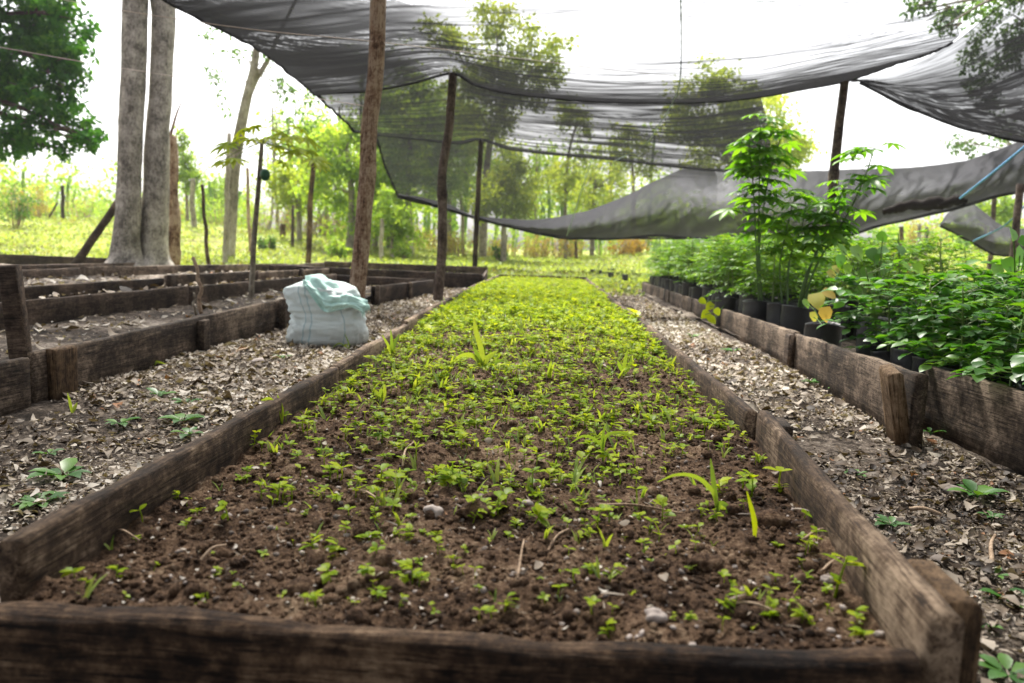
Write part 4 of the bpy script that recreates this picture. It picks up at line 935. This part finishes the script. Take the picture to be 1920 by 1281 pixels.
def potted(kind, x, y, z=.0, sc=1.0):
    b, s, t, f = random.choice(protos[kind]); fr = random.choice(protos[kind])
    o = thing('potted_plant', (x, y, z), *labels[kind])
    o.rotation_euler = (random.gauss(0, .03), random.gauss(0, .03), random.uniform(0, 6.283)); o.scale = (sc, sc, sc)
    obj('pot_soil', s, obj('grow_bag', b, o)); obj('stem', fr[2], o); obj('foliage', fr[3], o)
for iy in range(13):
    for ix in range(9):
        x = 1.235 + ix * .17 + random.gauss(0, .012); y = 1.30 + iy * .155 + random.gauss(0, .012)
        if x > 2.62: continue
        if y > 3.15 and x < 1.45: continue
        potted('broad', x, y, .015, random.uniform(.9, 1.12) * (1.0 if x < 1.6 else 1.08))
for iy in range(26):
    for ix in range(7):
        x = 1.33 + ix * .19 + random.gauss(0, .015); y = 4.75 + iy * .205 + random.gauss(0, .015)
        if x > 2.6: continue
        potted('fine', x, y, .015, random.uniform(1.1, 1.42))
# palmate leaf template: 7 lobes
def palmate(mb, pos, D, U, size, tint, lobes=7, spread=2.3, width=.62):
    D = D / np.linalg.norm(D); X = np.cross(D, U); X /= np.linalg.norm(X); Nn = np.cross(X, D)
    a = np.linspace(-spread, spread, lobes); ln = size * (1 - .28 * np.abs(a) / spread)
    dd = np.cos(a)[:, None] * D + np.sin(a)[:, None] * X - Nn * .18
    scatter(mb, OV_T * [width, 1, 1], OV_F, np.tile(pos, (lobes, 1)), dd, np.tile(Nn, (lobes, 1)), ln, np.clip(tint + np.random.RandomState(int(abs(pos[0] * 1e4)) % 9999).normal(0, .08, lobes), 0, 1))
def cassava(px, py, stems, Y, label, seed, lsize=.085, nleaf=26, frm=.3):
    """stems: lists of pixel points from the bag up to the tip"""
    rs = np.random.RandomState(seed); b = PY(px, py, Y); b.z = .015
    root = thing('potted_sapling', b, label, 'potted plant')
    gb = grow_bag(.085, .21, seed).build('grow_bag', M['bag'], root); soil_disc(.08, .195, seed).build('pot_soil', M['potsoil'], gb)
    st = MB(); lf = MB()
    for sp in stems:
        P = smooth_path([(rs.normal(0, .01), rs.normal(0, .01), .19)] + [tuple(PY(x, y, Y + rs.normal(0, .06)) - b) for x, y in sp], 40)
        tube(st, P, np.linspace(.0062, .0025, 40), 7, .25)
        for k in range(nleaf):
            t = frm + (1 - frm) * (k + rs.rand()) / nleaf; i = min(39, int(t * 39)); base = P[i]
            a = k * 2.4 + rs.normal(0, .4); up = rs.uniform(-.1, .9) if t < .85 else rs.uniform(.3, 1.6)
            d = np.array([math.cos(a), math.sin(a), up]); d /= np.linalg.norm(d); ln = rs.uniform(.08, .19) * (1.15 - .6 * t)
            tip = base + d * ln; tube(st, [base, base + d * ln * .5 + [0, 0, .008], tip], .0014, 4, .6, cap=False)
            palmate(lf, tip, d * [1, 1, .2] + [0, 0, -.25], np.array([0, 0, 1.]) + d * .4 + rs.normal(0, .2, 3), lsize * rs.uniform(.75, 1.25), rs.uniform(.25, .85))
    st.build('stem', M['stem'], root); lf.build('foliage', M['palmate'], root)
cassava(1421, 575, [[(1422, 450), (1424, 330), (1426, 222)], [(1418, 470), (1412, 350), (1404, 262)], [(1424, 460), (1440, 340), (1462, 262)]], 4.75, 'tallest potted sapling with hand shaped leaves, rising against the net', 5, .108, 27, .42)
cassava(1468, 590, [[(1462, 500), (1475, 430), (1490, 368)], [(1480, 490), (1505, 420), (1512, 372)]], 4.55, 'shorter leafy sapling at the foot of the tallest one', 6, .10, 19, .35)
cassava(1496, 600, [[(1530, 500), (1590, 400), (1622, 330), (1640, 275)], [(1520, 500), (1560, 410), (1585, 345)], [(1510, 520), (1540, 450), (1556, 400)]], 4.35, 'slanting sapling with thin branches beside the right pole', 7, .10, 19, .38)
# heart leaved plants and the yellowed one
def hearty(px, py, Y, specs, label, mat='heart', name='potted_creeper'):
    b = PY(px, py, Y); b.z = .015; root = thing(name, b, label, 'potted plant'); gb = grow_bag(.075, .19, int(px)).build('grow_bag', M['bag'], root); soil_disc(.07, .175, 1).build('pot_soil', M['potsoil'], gb)
    st = MB(); lf = MB(); yl = MB()
    HT = OV_T * [1.55, 1, 1.5]; HT = HT.copy(); HT[1] = [.30, .02, .03]; HT[7] = [-.30, .02, .03]; HT[2] = [.42, .38, .05]; HT[6] = [-.42, .38, .05]; HT[3] = [.25, .75, .0]; HT[5] = [-.25, .75, 0]
    for (x, y, wpx, yel) in specs:
        rs = np.random.RandomState(int(x * 3 + y)); q = PY(x, y, Y + rs.uniform(-.25, .2)) - b
        tube(st, smooth_path([(0, 0, .17), (q.x * .5, q.y * .5, .17 + (q.z - .17) * .7), tuple(q)], 10), .0022, 5, .5, cap=False)
        s = wpx / FPX * Y * 1.1
        D = np.array([[rs.normal(0, .7), -.35, -.75 + rs.normal(0, .25)]]); U = np.array([[rs.normal(0, .35), -.85, .5]])
        scatter(yl if yel else lf, HT, OV_F, np.array([tuple(q)]) - D * s * .5 / np.linalg.norm(D), D, U, np.array([s]), np.array([rs.uniform(.2, .95)]))
    st.build('stem', M['stem'], root)
    if lf.n: lf.build('foliage', M[mat], root)
    if yl.n: yl.build('yellow_foliage', M['yellow'], root)
hearty(1640, 600, 3.9, [(1580, 470, 28, 0), (1608, 475, 30, 0), (1638, 480, 30, 0), (1660, 505, 26, 0), (1625, 515, 28, 0), (1600, 520, 22, 0), (1590, 505, 18, 0), (1568, 505, 16, 1), (1700, 500, 24, 0), (1722, 505, 22, 0), (1655, 470, 22, 0), (1560, 515, 20, 1), (1640, 540, 24, 0), (1615, 545, 20, 0), (1680, 535, 26, 0), (1575, 490, 22, 0), (1655, 445, 20, 0), (1690, 470, 20, 0)], 'creeper with broad heart shaped leaves behind the yellowed plant')
hearty(1545, 612, 3.45, [(1532, 565, 34, 1), (1556, 552, 26, 1), (1548, 590, 26, 1), (1526, 595, 20, 1), (1572, 570, 20, 0), (1512, 570, 18, 0)], 'young plant with big yellow and browning leaves in the right bed')
hearty(1362, 585, 5.4, [(1330, 575, 18, 0), (1322, 590, 19, 0), (1335, 600, 18, 0), (1345, 585, 14, 0), (1318, 565, 14, 0)], 'small lime leaved plant poking over the right boards', 'seedling')
hearty(1905, 560, 3.0, [(1900, 440, 26, 0), (1912, 480, 34, 0), (1893, 500, 30, 0), (1870, 510, 26, 0), (1925, 455, 26, 0), (1850, 520, 24, 0), (1930, 500, 30, 0)], 'broad leaved plant rising at the right edge above the oval leaved pots')

# ------------------------------------------------------------------ papaya
pb = PZ(470, 573, 0); Yp = pb.y
pap = thing('papaya_tree', (pb.x, pb.y, 0), 'young papaya with a slim stem and one dark green fruit, left of the sack', 'tree')
mb = MB(); rel = lambda x, y, dy=0: np.array(PY(x, y, Yp + dy)) - np.array([pb.x, pb.y, 0])
ST = smooth_path([(0, 0, -.04), rel(476, 460), rel(484, 360), rel(490, 285), rel(491, 262)], 40); tube(mb, ST, np.linspace(.022, .013, 40), 10, .4, rough=.1); mb.build('trunk', M['bark_pale'], pap)
lf = MB(); pt = MB()
for x, y, dy, s in ((425, 272, -.1, 44), (455, 245, .2, 36), (440, 300, -.2, 42), (412, 305, .0, 30), (470, 262, -.3, 34), (530, 252, .1, 42), (548, 285, -.2, 46), (575, 262, .15, 40), (590, 300, -.1, 44), (560, 240, .3, 36), (510, 258, -.3, 34), (478, 238, .3, 30), (530, 305, .2, 30), (445, 262, .3, 34), (418, 288, .25, 30), (565, 283, .3, 36), (582, 285, .2, 32), (547, 258, -.15, 32), (520, 275, .3, 28), (600, 312, .1, 28)):
    q = rel(x, y, dy); c = ST[-1] + np.array([0, 0, -.02]); d = q - c
    tube(pt, smooth_path([c, c + d * .5 + [0, 0, .02], q], 10), .0032, 5, .8, cap=False)
    palmate(lf, q, np.array([d[0], d[1] - .05, -.10]), np.array([d[0] * .5, -.35, .9]), s / FPX * Yp * .88, .55 + .4 * random.random(), 9, 2.6, .5)
    palmate(lf, q + np.array([0, .01, .012]), np.array([d[0] * .7 + .02, d[1], -.05]), np.array([d[0] * .3, -.5, .8]), s / FPX * Yp * .66, .7, 8, 2.2, .5)
pt.build('petiole', M['stem'], pap); lf.build('crown', M['seedling'], pap)
V, F = blob(5, 3); mb = MB(); Vs = V / np.linalg.norm(V, axis=1)[:, None]; mb.add(Vs * [.036, .036, .044] + rel(497, 328, -.05), F); mb.build('fruit', M['fruit'], pap)

# ------------------------------------------------------------------ trees
def crown_leaves(clusters, n, size, tpl=(DIA_T, DIA_F), seed=0, up=.0, droop=.3, sub=9, tight=.25):
    """clusters: (centre, radius); leaves gather on sub clumps inside each cluster"""
    rs = np.random.RandomState(seed); mb = MB(); w = np.array([r ** 2 for _, r in clusters]); w = w / w.sum()
    for (c, r), ww in zip(clusters, w):
        k = max(3, int(sub)); cc = rdir(k, 0, rs) * (rs.rand(k, 1) ** .4) * r
        m = max(8, int(n * ww)); id_ = rs.randint(0, k, m)
        p = cc[id_] + rs.normal(0, r * tight, (m, 3)) * [1, 1, .75]
        D = rdir(m, 0, rs); D[:, 2] -= droop
        ct = rs.uniform(.2, .7, k)
        t = np.clip(ct[id_] + rs.normal(0, .17, m), 0, 1)
        scatter(mb, tpl[0], tpl[1], p + np.array(c), D, rdir(m, .8, rs), size * rs.uniform(.6, 1.3, m), t)
    return mb
def limb(mb, a, b, r0, r1, seed, bend=.12, n=14, tint=.5):
    a = np.array(a); b = np.array(b); L_ = np.linalg.norm(b - a); rs = np.random.RandomState(seed)
    m = (a + b) / 2 + rs.normal(0, bend * L_ * .5, 3) + [0, 0, .06 * L_]
    tube(mb, smooth_path([a, m, b], n), np.linspace(r0, r1, n), 7, tint, rough=.12, seed=seed % 8)
def tree(label, trunk_px, Y, rad_px, clusters_px, n, leaf, mat, bark='bark_pale', seed=0, name='tree', limbs=True, cat='tree', group=None, sub=9, yspread=1.0, fork=None, tight=.25):
    """trunk_px: picture points of the trunk from the ground up; clusters_px: (px, py, radius px); all at distance Y"""
    rs = np.random.RandomState(seed); b = Pt(trunk_px[0][0], trunk_px[0][1], Y); sc = Y / FPX
    root = thing(name, b, label, cat, group)
    P = [(0, 0, -.15)] + [tuple(PY(x, y, Y) - b) for x, y in trunk_px[1:]]
    S = smooth_path(P, 26); mb = MB(); tube(mb, S, np.linspace(rad_px * sc, rad_px * sc * .45, 26), 10, rough=.15, seed=seed % 8)
    cl = []
    if fork:
        tube(mb, smooth_path([tuple(PY(x, y, Y + .1) - b) for x, y in fork], 20), np.linspace(rad_px * sc * .5, rad_px * sc * .2, 20), 8, rough=.15, seed=2)
        for x, y, r in clusters_px: limb(mb, S[20] + [0, 0, .05], PY(x, y, Y) - b, rad_px * sc * .09, rad_px * sc * .03, int(x), .25, 14)
    for x, y, r in clusters_px:
        q = PY(x, y, Y) - b; q.y += rs.normal(0, .5) * yspread * r * sc; cl.append((np.array(q), r * sc * (1.0 if Y < 17 else 1.22)))
        if limbs and rs.rand() < .75:
            k = min(25, max(6, int(np.argmin(np.linalg.norm(S - np.array(q), axis=1)) - rs.randint(0, 5))))
            limb(mb, S[k], q, rad_px * sc * .38, rad_px * sc * .1, int(x + y) % 1000)
            for _ in range(3): limb(mb, np.array(q) * .8 + S[k] * .2, np.array(q) + rs.normal(0, .5, 3) * r * sc, rad_px * sc * .14, rad_px * sc * .04, rs.randint(999), n=7)
    mb.build('trunk', M[bark], root)
    crown_leaves(cl, int(n * (1.0 if Y < 17 else 2.3)), leaf * (1.0 if Y < 17 else 1.2), seed=seed + 1, sub=sub, tight=tight).build('crown', M[mat], root)
    return root
# big twin trunk
tb = PZ(262, 508, .05); Yt = tb.y
twin = thing('tree', tb, 'large grey barked tree with two close trunks standing on the left', 'tree')
for pts_, rp, sd in (([(237, 512), (237, 470), (241, 380), (246, 250), (250, 150), (255, 0), (262, -180), (250, -420)], [36, 24, 22.5, 21.5, 21.5, 21.5, 20, 14], 3), ([(288, 512), (289, 470), (291, 380), (296, 250), (302, 150), (306, 40), (303, -60), (310, -260), (340, -460)], [32, 24, 24, 21.5, 19.5, 21, 24, 17, 12], 5)):
    mb = MB(); sc = Yt / FPX
    P = smooth_path([tuple(PY(x, y, Yt + (.12 if sd == 5 else -.12)) - tb) for x, y in pts_], 60); P[0][2] -= .1
    rr = np.interp(np.linspace(0, len(rp) - 1, 60), np.arange(len(rp)), rp) * sc
    tube(mb, P, rr, 36, rough=.12, seed=sd)
    Vv = mb.v[-1].reshape(60, 36, 3); th = np.arange(36) / 36 * 6.283                       # buttress flare at the foot, shallow flutes above
    hz = np.maximum(P[:, 2], 0)[:, None]
    k = 1 + .75 * np.exp(-hz / .16) * (.35 + .65 * np.cos(2.5 * th + sd)[None] ** 2) + .06 * np.cos(5 * th + sd + hz * .8) * np.exp(-hz / 1.6)
    Vv[:] = P[:, None] + (Vv - P[:, None]) * k[..., None]
    mb.build('trunk', M['bark'], twin)
cl = [(np.array(PY(x, y, Yt + dy) - tb), .9) for x, y, dy in ((200, -520, 0), (330, -560, .8), (420, -470, -.5), (120, -440, .4), (270, -640, 0))]
crown_leaves(cl, 2600, .13, seed=77).build('crown', M['leaf_mid'], twin)
mb = MB(); a = PY(322, 490, Yt + .8); P = smooth_path([(0, 0, -.1), tuple(PY(320, 400, Yt + .8) - a), tuple(PY(319, 270, Yt + .8) - a), tuple(PY(318, 262, Yt + .8) - a)], 30)
tube(mb, P, np.interp(np.linspace(0, 1, 30), [0, .6, .96, 1], [.12, .095, .07, .03]), 14, rough=.3, seed=6)
limb(mb, P[24], PY(343, 186, Yt + .8) - a, .022, .006, 5, .03)
tag(mb.build('dead_trunk', M['pole'], None, a), 'broken mossy dead trunk tight behind the grey twin trunk', 'dead tree')
# dark leafy tree at the left edge
tree('dense dark green leafy tree leaning into the upper left corner', [(-190, 470), (-170, 300), (-120, 100), (-80, -60)], 13.5, 18,
     [(50, 40, 75), (30, 150, 85), (110, 90, 46), (95, 190, 52), (150, 245, 34), (60, 255, 44), (-40, 80, 110), (-60, 200, 90), (10, -40, 90), (105, 20, 42), (165, 262, 22), (120, 280, 22), (15, 265, 36), (125, 140, 34), (-60, -80, 100)], 21000, .115, 'leaf_dark', 'pole_dark', seed=3, sub=30, tight=.14)
# slim forked tree
tree('slim pale tree with a forked mossy top and sparse leaves, right of the twin trunk', [(428, 492), (436, 360), (446, 270), (462, 190), (476, 130), (482, 85)], 15.8, 13,
     [(400, 75, 22), (425, 60, 18), (420, 140, 26), (408, 200, 24), (440, 100, 20), (520, 160, 24), (540, 180, 20), (505, 112, 16), (600, 190, 22), (560, 215, 22), (585, 230, 22), (480, 100, 14)], 850, .085, 'leaf_mid', seed=4, sub=5, limbs=False, fork=[(463, 188), (480, 150), (503, 112), (525, 60), (560, -10)])
# trees behind, seen past or through the net
TREES = [
 ('tall lime tree just left of the crooked pole, crown filling the middle net', [(840, 470), (842, 380), (845, 280)], 27, 7, [(850, 230, 50), (800, 250, 46), (880, 260, 46), (830, 300, 46), (760, 330, 44), (790, 360, 40), (860, 320, 44), (900, 300, 40), (740, 250, 40), (960, 290, 36), (720, 290, 36)], 3600, .12, 'leaf_lime', 31),
 ('bushy lime tree at the foot of the net corner, right of the thick pole', [(730, 480), (728, 430), (725, 380)], 24, 5, [(715, 340, 36), (745, 370, 36), (700, 380, 32), (730, 410, 34), (690, 430, 30), (760, 430, 30), (680, 330, 30)], 2000, .10, 'leaf_lime', 32),
 ('tall yellow green tree close behind the thick pole, filling the gap under the net corner', [(655, 480), (660, 380), (650, 280)], 21, 9, [(640, 300, 50), (690, 330, 55), (620, 350, 45), (660, 400, 50), (700, 400, 40), (610, 270, 36), (660, 250, 36), (730, 350, 40)], 3600, .11, 'leaf_lime', 5),
 ('olive green round tree between the papaya and the brown post', [(562, 470), (560, 400), (552, 350)], 23, 6, [(545, 345, 34), (570, 330, 30), (530, 330, 24), (555, 375, 28), (525, 365, 20), (585, 355, 22)], 1500, .10, 'leaf_grey', 6),
 ('pale lime tree behind the top of the brown post', [(610, 470), (612, 380), (606, 290)], 30, 6, [(600, 290, 40), (625, 270, 40), (590, 320, 30), (640, 300, 34), (580, 250, 26)], 1800, .13, 'leaf_lime', 7),
 ('small pale tree just right of the twin trunk', [(352, 420), (350, 360), (346, 300)], 27, 4, [(345, 265, 18), (352, 290, 22), (358, 320, 18), (342, 320, 16), (355, 345, 18), (372, 335, 12)], 800, .11, 'leaf_lime', 8),
 ('broad yellow green tree seen through the net left of the crooked pole', [(770, 470), (765, 360), (770, 240)], 22, 8, [(770, 210, 46), (735, 230, 40), (800, 190, 44), (760, 170, 40), (810, 250, 38), (720, 190, 34), (785, 280, 40), (745, 290, 40), (830, 320, 36), (770, 340, 40)], 4200, .11, 'leaf_lime', 9),
 ('tall olive tree seen through the net right of the crooked pole', [(905, 470), (910, 350), (925, 240), (960, 180)], 24, 8, [(900, 200, 46), (940, 170, 42), (970, 200, 40), (920, 240, 40), (880, 160, 40), (1000, 130, 36), (960, 90, 40), (1020, 170, 30), (900, 110, 40), (860, 210, 36), (1040, 110, 30), (840, 60, 36), (930, 40, 36)], 4300, .12, 'leaf_grey', 10),
 ('dark round tree framed by the back net right of the farthest pole', [(945, 470), (945, 420), (948, 380)], 20, 6, [(950, 335, 38), (930, 360, 34), (975, 355, 30), (945, 390, 34), (965, 315, 24), (915, 390, 26), (985, 385, 24)], 2600, .09, 'leaf_grey', 11),
 ('thin gum like tree with a curving trunk seen through the middle net', [(1062, 470), (1060, 380), (1066, 290), (1085, 220)], 26, 4, [(1075, 215, 28), (1095, 235, 22), (1060, 200, 24), (1110, 290, 22), (1050, 330, 26), (1075, 350, 28)], 1000, .11, 'leaf_grey', 12),
 ('airy pale tree in the gap above the lowest sag of the net', [(1110, 470), (1112, 400), (1118, 330)], 28, 5, [(1105, 330, 30), (1130, 345, 28), (1090, 355, 26), (1120, 375, 30), (1150, 330, 24), (1095, 385, 26), (1030, 330, 24), (1165, 350, 20)], 1500, .10, 'leaf_grey', 13),
 ('sparse tree left of the dark one behind the net', [(1190, 470), (1188, 380), (1185, 300)], 30, 5, [(1175, 245, 24), (1195, 265, 22), (1180, 300, 26), (1205, 320, 22), (1160, 270, 16)], 800, .12, 'leaf_grey', 14),
 ('large dark domed tree behind the net and the tallest sapling', [(1395, 480), (1400, 400), (1385, 300)], 27, 9, [(1310, 165, 40), (1350, 190, 42), (1295, 215, 38), (1340, 240, 46), (1280, 240, 30), (1390, 240, 44), (1420, 200, 40), (1450, 250, 46), (1440, 300, 48), (1380, 300, 44), (1325, 285, 36), (1475, 290, 28)], 5200, .13, 'leaf_grey', 15),
 ('tree with hanging sprays showing through the upper right net', [(2160, 470), (2120, 250), (2000, 60), (1930, -40)], 11.5, 12, [(1850, 20, 42), (1890, 60, 44), (1830, 100, 34), (1870, 130, 36), (1900, 10, 40), (1790, 30, 28), (1740, 15, 24), (1840, 160, 26), (1700, 20, 18), (1905, 100, 34), (1860, 190, 20), (1770, 50, 18)], 2900, .075, 'leaf_mid', 16),
 ('low leafy spray of a tree beyond the sagging right net', [(2100, 470), (2060, 380), (1960, 270)], 15, 6, [(1800, 265, 22), (1825, 280, 18), (1785, 275, 12), (1895, 250, 22), (1860, 265, 14)], 330, .085, 'leaf_mid', 17),
 ('bright bush tree below the drape on the far right', [(1850, 470), (1848, 430), (1850, 400)], 24, 4, [(1835, 395, 26), (1865, 400, 26), (1850, 420, 28), (1820, 420, 22), (1880, 415, 22)], 1300, .10, 'leaf_lime', 18),
 ('pale far tree behind the slim forked tree', [(400, 440), (402, 380), (405, 330)], 38, 3, [(395, 370, 18), (410, 350, 18), (405, 395, 18), (425, 385, 16), (455, 370, 16)], 600, .14, 'leaf_lime', 19),
 ('lime tree right of the thick pole with thin trunk', [(735, 480), (735, 440), (733, 400)], 19, 4, [(730, 385, 22), (745, 410, 22), (720, 410, 20), (760, 425, 20), (740, 440, 20)], 900, .09, 'leaf_lime', 20)]
for lb, tp, Y, rp, cl, n, ls, mt, sd in TREES: tree(lb, tp, Y, rp, cl, n, ls, mt, seed=sd * 7)
# bare trunks in the wood behind
TR = [(702, 490, 708, 250, 23, 6), (630, 470, 634, 330, 30, 5), (672, 470, 676, 260, 27, 6), (745, 470, 752, 330, 24, 9), (520, 450, 514, 330, 30, 4), (500, 455, 512, 360, 28, 3), (535, 455, 540, 350, 32, 4), (600, 460, 598, 400, 28, 4), (830, 470, 835, 380, 26, 5), (868, 470, 860, 330, 28, 4), (1000, 470, 1004, 400, 30, 3), (1150, 470, 1146, 390, 32, 4)]
for i, (x0, y0, x1, y1, Y, r) in enumerate(TR):
    a = Pt(x0, y0, Y); mb = MB(); P = smooth_path([(0, 0, -.1), tuple((PY((x0 + x1) / 2 + 3, (y0 + y1) / 2, Y) - a)), tuple(PY(x1, y1, Y) - a), tuple(PY(x1 + (x1 - x0) * .6, y1 - 130, Y) - a)], 24)
    root = thing('slender_tree', a, 'slender pale trunked tree among others at the edge of the far wood', 'tree', 'slender trees at the edge of the far wood')
    tube(mb, P, np.linspace(r * Y / FPX, r * .4 * Y / FPX, 24), 8, rough=.15, seed=i)
    cl = []
    for k in range(5):
        q = P[14 + 2 * k] + RS.normal(0, .55, 3); cl.append((q, RS.uniform(.35, .6))); limb(mb, P[12 + 2 * k], q, .03, .01, i * 7 + k, n=7)
    mb.build('trunk', M['bark_pale'], root); crown_leaves(cl, 420, .12, seed=200 + i, sub=5).build('crown', M['leaf_lime'], root)
# far wood as one mass
rs = np.random.RandomState(5); mb = MB(); cl = []
for _ in range(230):
    px = rs.uniform(-300, 2300); Y = rs.uniform(36, 58)
    p = Pt(px, 470, Y); top = rs.uniform(1.0, 6.0) * (1.0 if 480 < px < 1250 else .33)
    r = rs.uniform(.8, 1.9); cl.append((np.array([p.x, p.y, p.z + top]), r))
    tube(mb, smooth_path([(p.x, p.y, p.z - .2), (p.x + rs.normal(0, .1), p.y, p.z + top * .6), (p.x + rs.normal(0, .3), p.y, p.z + top + .4)], 8), [.08] * 8, 5, .9)
mb2 = crown_leaves(cl, 34000, .26, seed=9, sub=7)
mb2.v += mb.v; mb2.t += [t * 0 + .15 for t in mb.t]
mb2.f += [f + sum(len(v) for v in mb2.v[:-len(mb.v)]) - 0 for f in mb.f]; mb2.n += mb.n
tag(mb2.build('far_wood', M['leaf_lime']), 'pale mass of far woodland beyond the field', 'wood', kind='stuff')
# scrub along the edge of the field
def bush(px, Y, wpx, hpx, mat, label, seed, name='bush', n=520, leaf=.075, group=None, stems=10, sub=8):
    p = Pt(px, 470, Y); sc = Y / FPX; w = wpx * sc; h = hpx * sc; rs = np.random.RandomState(seed)
    root = thing(name, p, label, 'bush', group); cl = []
    mb = MB()
    for k in range(stems):
        q = np.array([rs.uniform(-.5, .5) * w, rs.uniform(-.4, .4) * w, rs.uniform(.45, 1) * h]); limb(mb, (q[0] * .3, q[1] * .3, -.05), q, .014, .005, seed * 11 + k, .1, 7); cl.append((q * [1, 1, .9], .22 * w * rs.uniform(.7, 1.2)))
        cl.append((q * [.9, .9, .45], .2 * w))
    mb.build('stems', M['twig'], root); crown_leaves(cl, n, leaf, seed=seed + 3, sub=sub).build('foliage', M[mat], root)
rs = np.random.RandomState(8)
GB = {'brush': ('dry brown and yellow bush in the scrub at the far side of the field', 'dry bushes along the far side of the field'), 'leaf_lime': ('bright yellow green bush in the scrub at the far side of the field', 'yellow green bushes along the far side of the field')}
for k in range(46):
    px = -40 + k * 29 + rs.normal(0, 8); Y = rs.uniform(24.5, 31)
    if px > 1210: px += 480
    mt = 'brush' if rs.rand() < (.7 if px > 520 else .45) else 'leaf_lime'
    bush(px, Y, rs.uniform(48, 80), rs.uniform(34, 62), mt, GB[mt][0], 400 + k, group=GB[mt][1], n=620)
bush(1165, 26, 44, 42, 'golden', 'golden brown rounded shrub beyond the far end of the seed bed, left one', 501, 'golden_shrub', 700)
bush(1195, 26.5, 36, 38, 'golden', 'golden brown rounded shrub beyond the far end of the seed bed, right one', 502, 'golden_shrub', 600)
bush(1690, 17, 40, 42, 'golden', 'golden shrub under the net right of the slanting sapling', 503, 'golden_shrub', 600)
bush(30, 20, 70, 88, 'leaf_mid', 'taller green bush at the left edge of the picture in the scrub', 504, n=900)
bush(632, 17.5, 34, 40, 'leaf_lime', 'leafy bright bush in the grass left of the thick pole', 505, n=600)
bush(755, 18.5, 34, 40, 'leaf_lime', 'leafy bright bush in the grass right of the thick pole', 506, n=600)
bush(500, 18.5, 30, 26, 'leaf_mid', 'low green bush in the grass behind the papaya', 507, n=500)
bush(937, 20, 24, 36, 'leaf_mid', 'small green bush under the net hem by the farthest pole', 508, n=420)
# row of little pots far off
fp = [(1112, 488), (1120, 490), (1130, 494), (1140, 498), (1150, 486), (1162, 485)]
for i, (x, y) in enumerate(fp):
    p = PZ(x, y, 0); p = Vector((p.x * 16 / p.y, 16 + (y - 488) * -.35, float(terr(p.x * 16 / p.y, 16))))
    o = grow_bag(.05, .10, i).build('grow_bag', M['bag'], None, p); tag(o, 'small black grow bag in the far row beyond the end of the seed bed', 'grow bag', 'black bags in the far row')

# ------------------------------------------------------------------ field grass
rs = np.random.RandomState(31); mb = MB(); n = 120000
Y = 8.8 * (34 / 8.8) ** rs.rand(n); px = rs.uniform(-120, 2050, n)
X = (px - 1024) / FPX * Y
k = ~((X > -7.8) & (X < 2.9) & (Y < 10.8)) & (fbm(X * .7, Y * .7, 4, 3) + .55 * rs.rand(n) > -.02)
k |= (X > .7) & (X < 1.1) & (Y > 8) & (Y < 11) & (rs.rand(n) < .5)
X, Y = X[k], Y[k]; n = len(X); a = rs.rand(n) * 6.283
D = np.stack([np.cos(a), np.sin(a), rs.uniform(.2, 1.6, n)], -1)
cl = fbm(X * .5, Y * .5, 3, 6)
scatter(mb, DIA_T, DIA_F, np.stack([X, Y, terr(X, Y) + .02 * fbm(X * 1.5, Y * 1.5, 3, 1) + .0 + .05 * rs.rand(n) ** 2], -1), D, np.stack([-np.cos(a), -np.sin(a), np.full(n, .7)], -1), rs.uniform(.03, .085, n) * (.7 + Y / 30), np.clip(rs.beta(2.5, 2, n) + .3 * cl, 0, 1))
tag(mb.build('field_grass', M['field']), 'bright yellow green grass and weeds over the field behind the beds', 'grass', kind='stuff')

# ------------------------------------------------------------------ hazy air
mb = MB(); hx, hy0, hy1, hz0, hz1 = 130, -12, 130, -1.5, 26
mb.add([(-hx, hy0, hz0), (hx, hy0, hz0), (hx, hy1, hz0), (-hx, hy1, hz0), (-hx, hy0, hz1), (hx, hy0, hz1), (hx, hy1, hz1), (-hx, hy1, hz1)],
       np.array([[0, 3, 2, 1], [4, 5, 6, 7], [0, 1, 5, 4], [1, 2, 6, 5], [2, 3, 7, 6], [3, 0, 4, 7]]))
hm = bpy.data.materials.new('haze_air'); hm.use_nodes = True; hm.node_tree.nodes.clear()
ho = hm.node_tree.nodes.new('ShaderNodeOutputMaterial'); hv = hm.node_tree.nodes.new('ShaderNodeVolumePrincipled')
hv.inputs['Color'].default_value = (.96, .97, 1, 1); hv.inputs['Density'].default_value = .0008; hv.inputs['Anisotropy'].default_value = .35
hm.node_tree.links.new(hv.outputs[0], ho.inputs['Volume'])
tag(mb.build('haze', hm, smooth=False), 'pale bright haze hanging in the air', 'haze', kind='stuff')
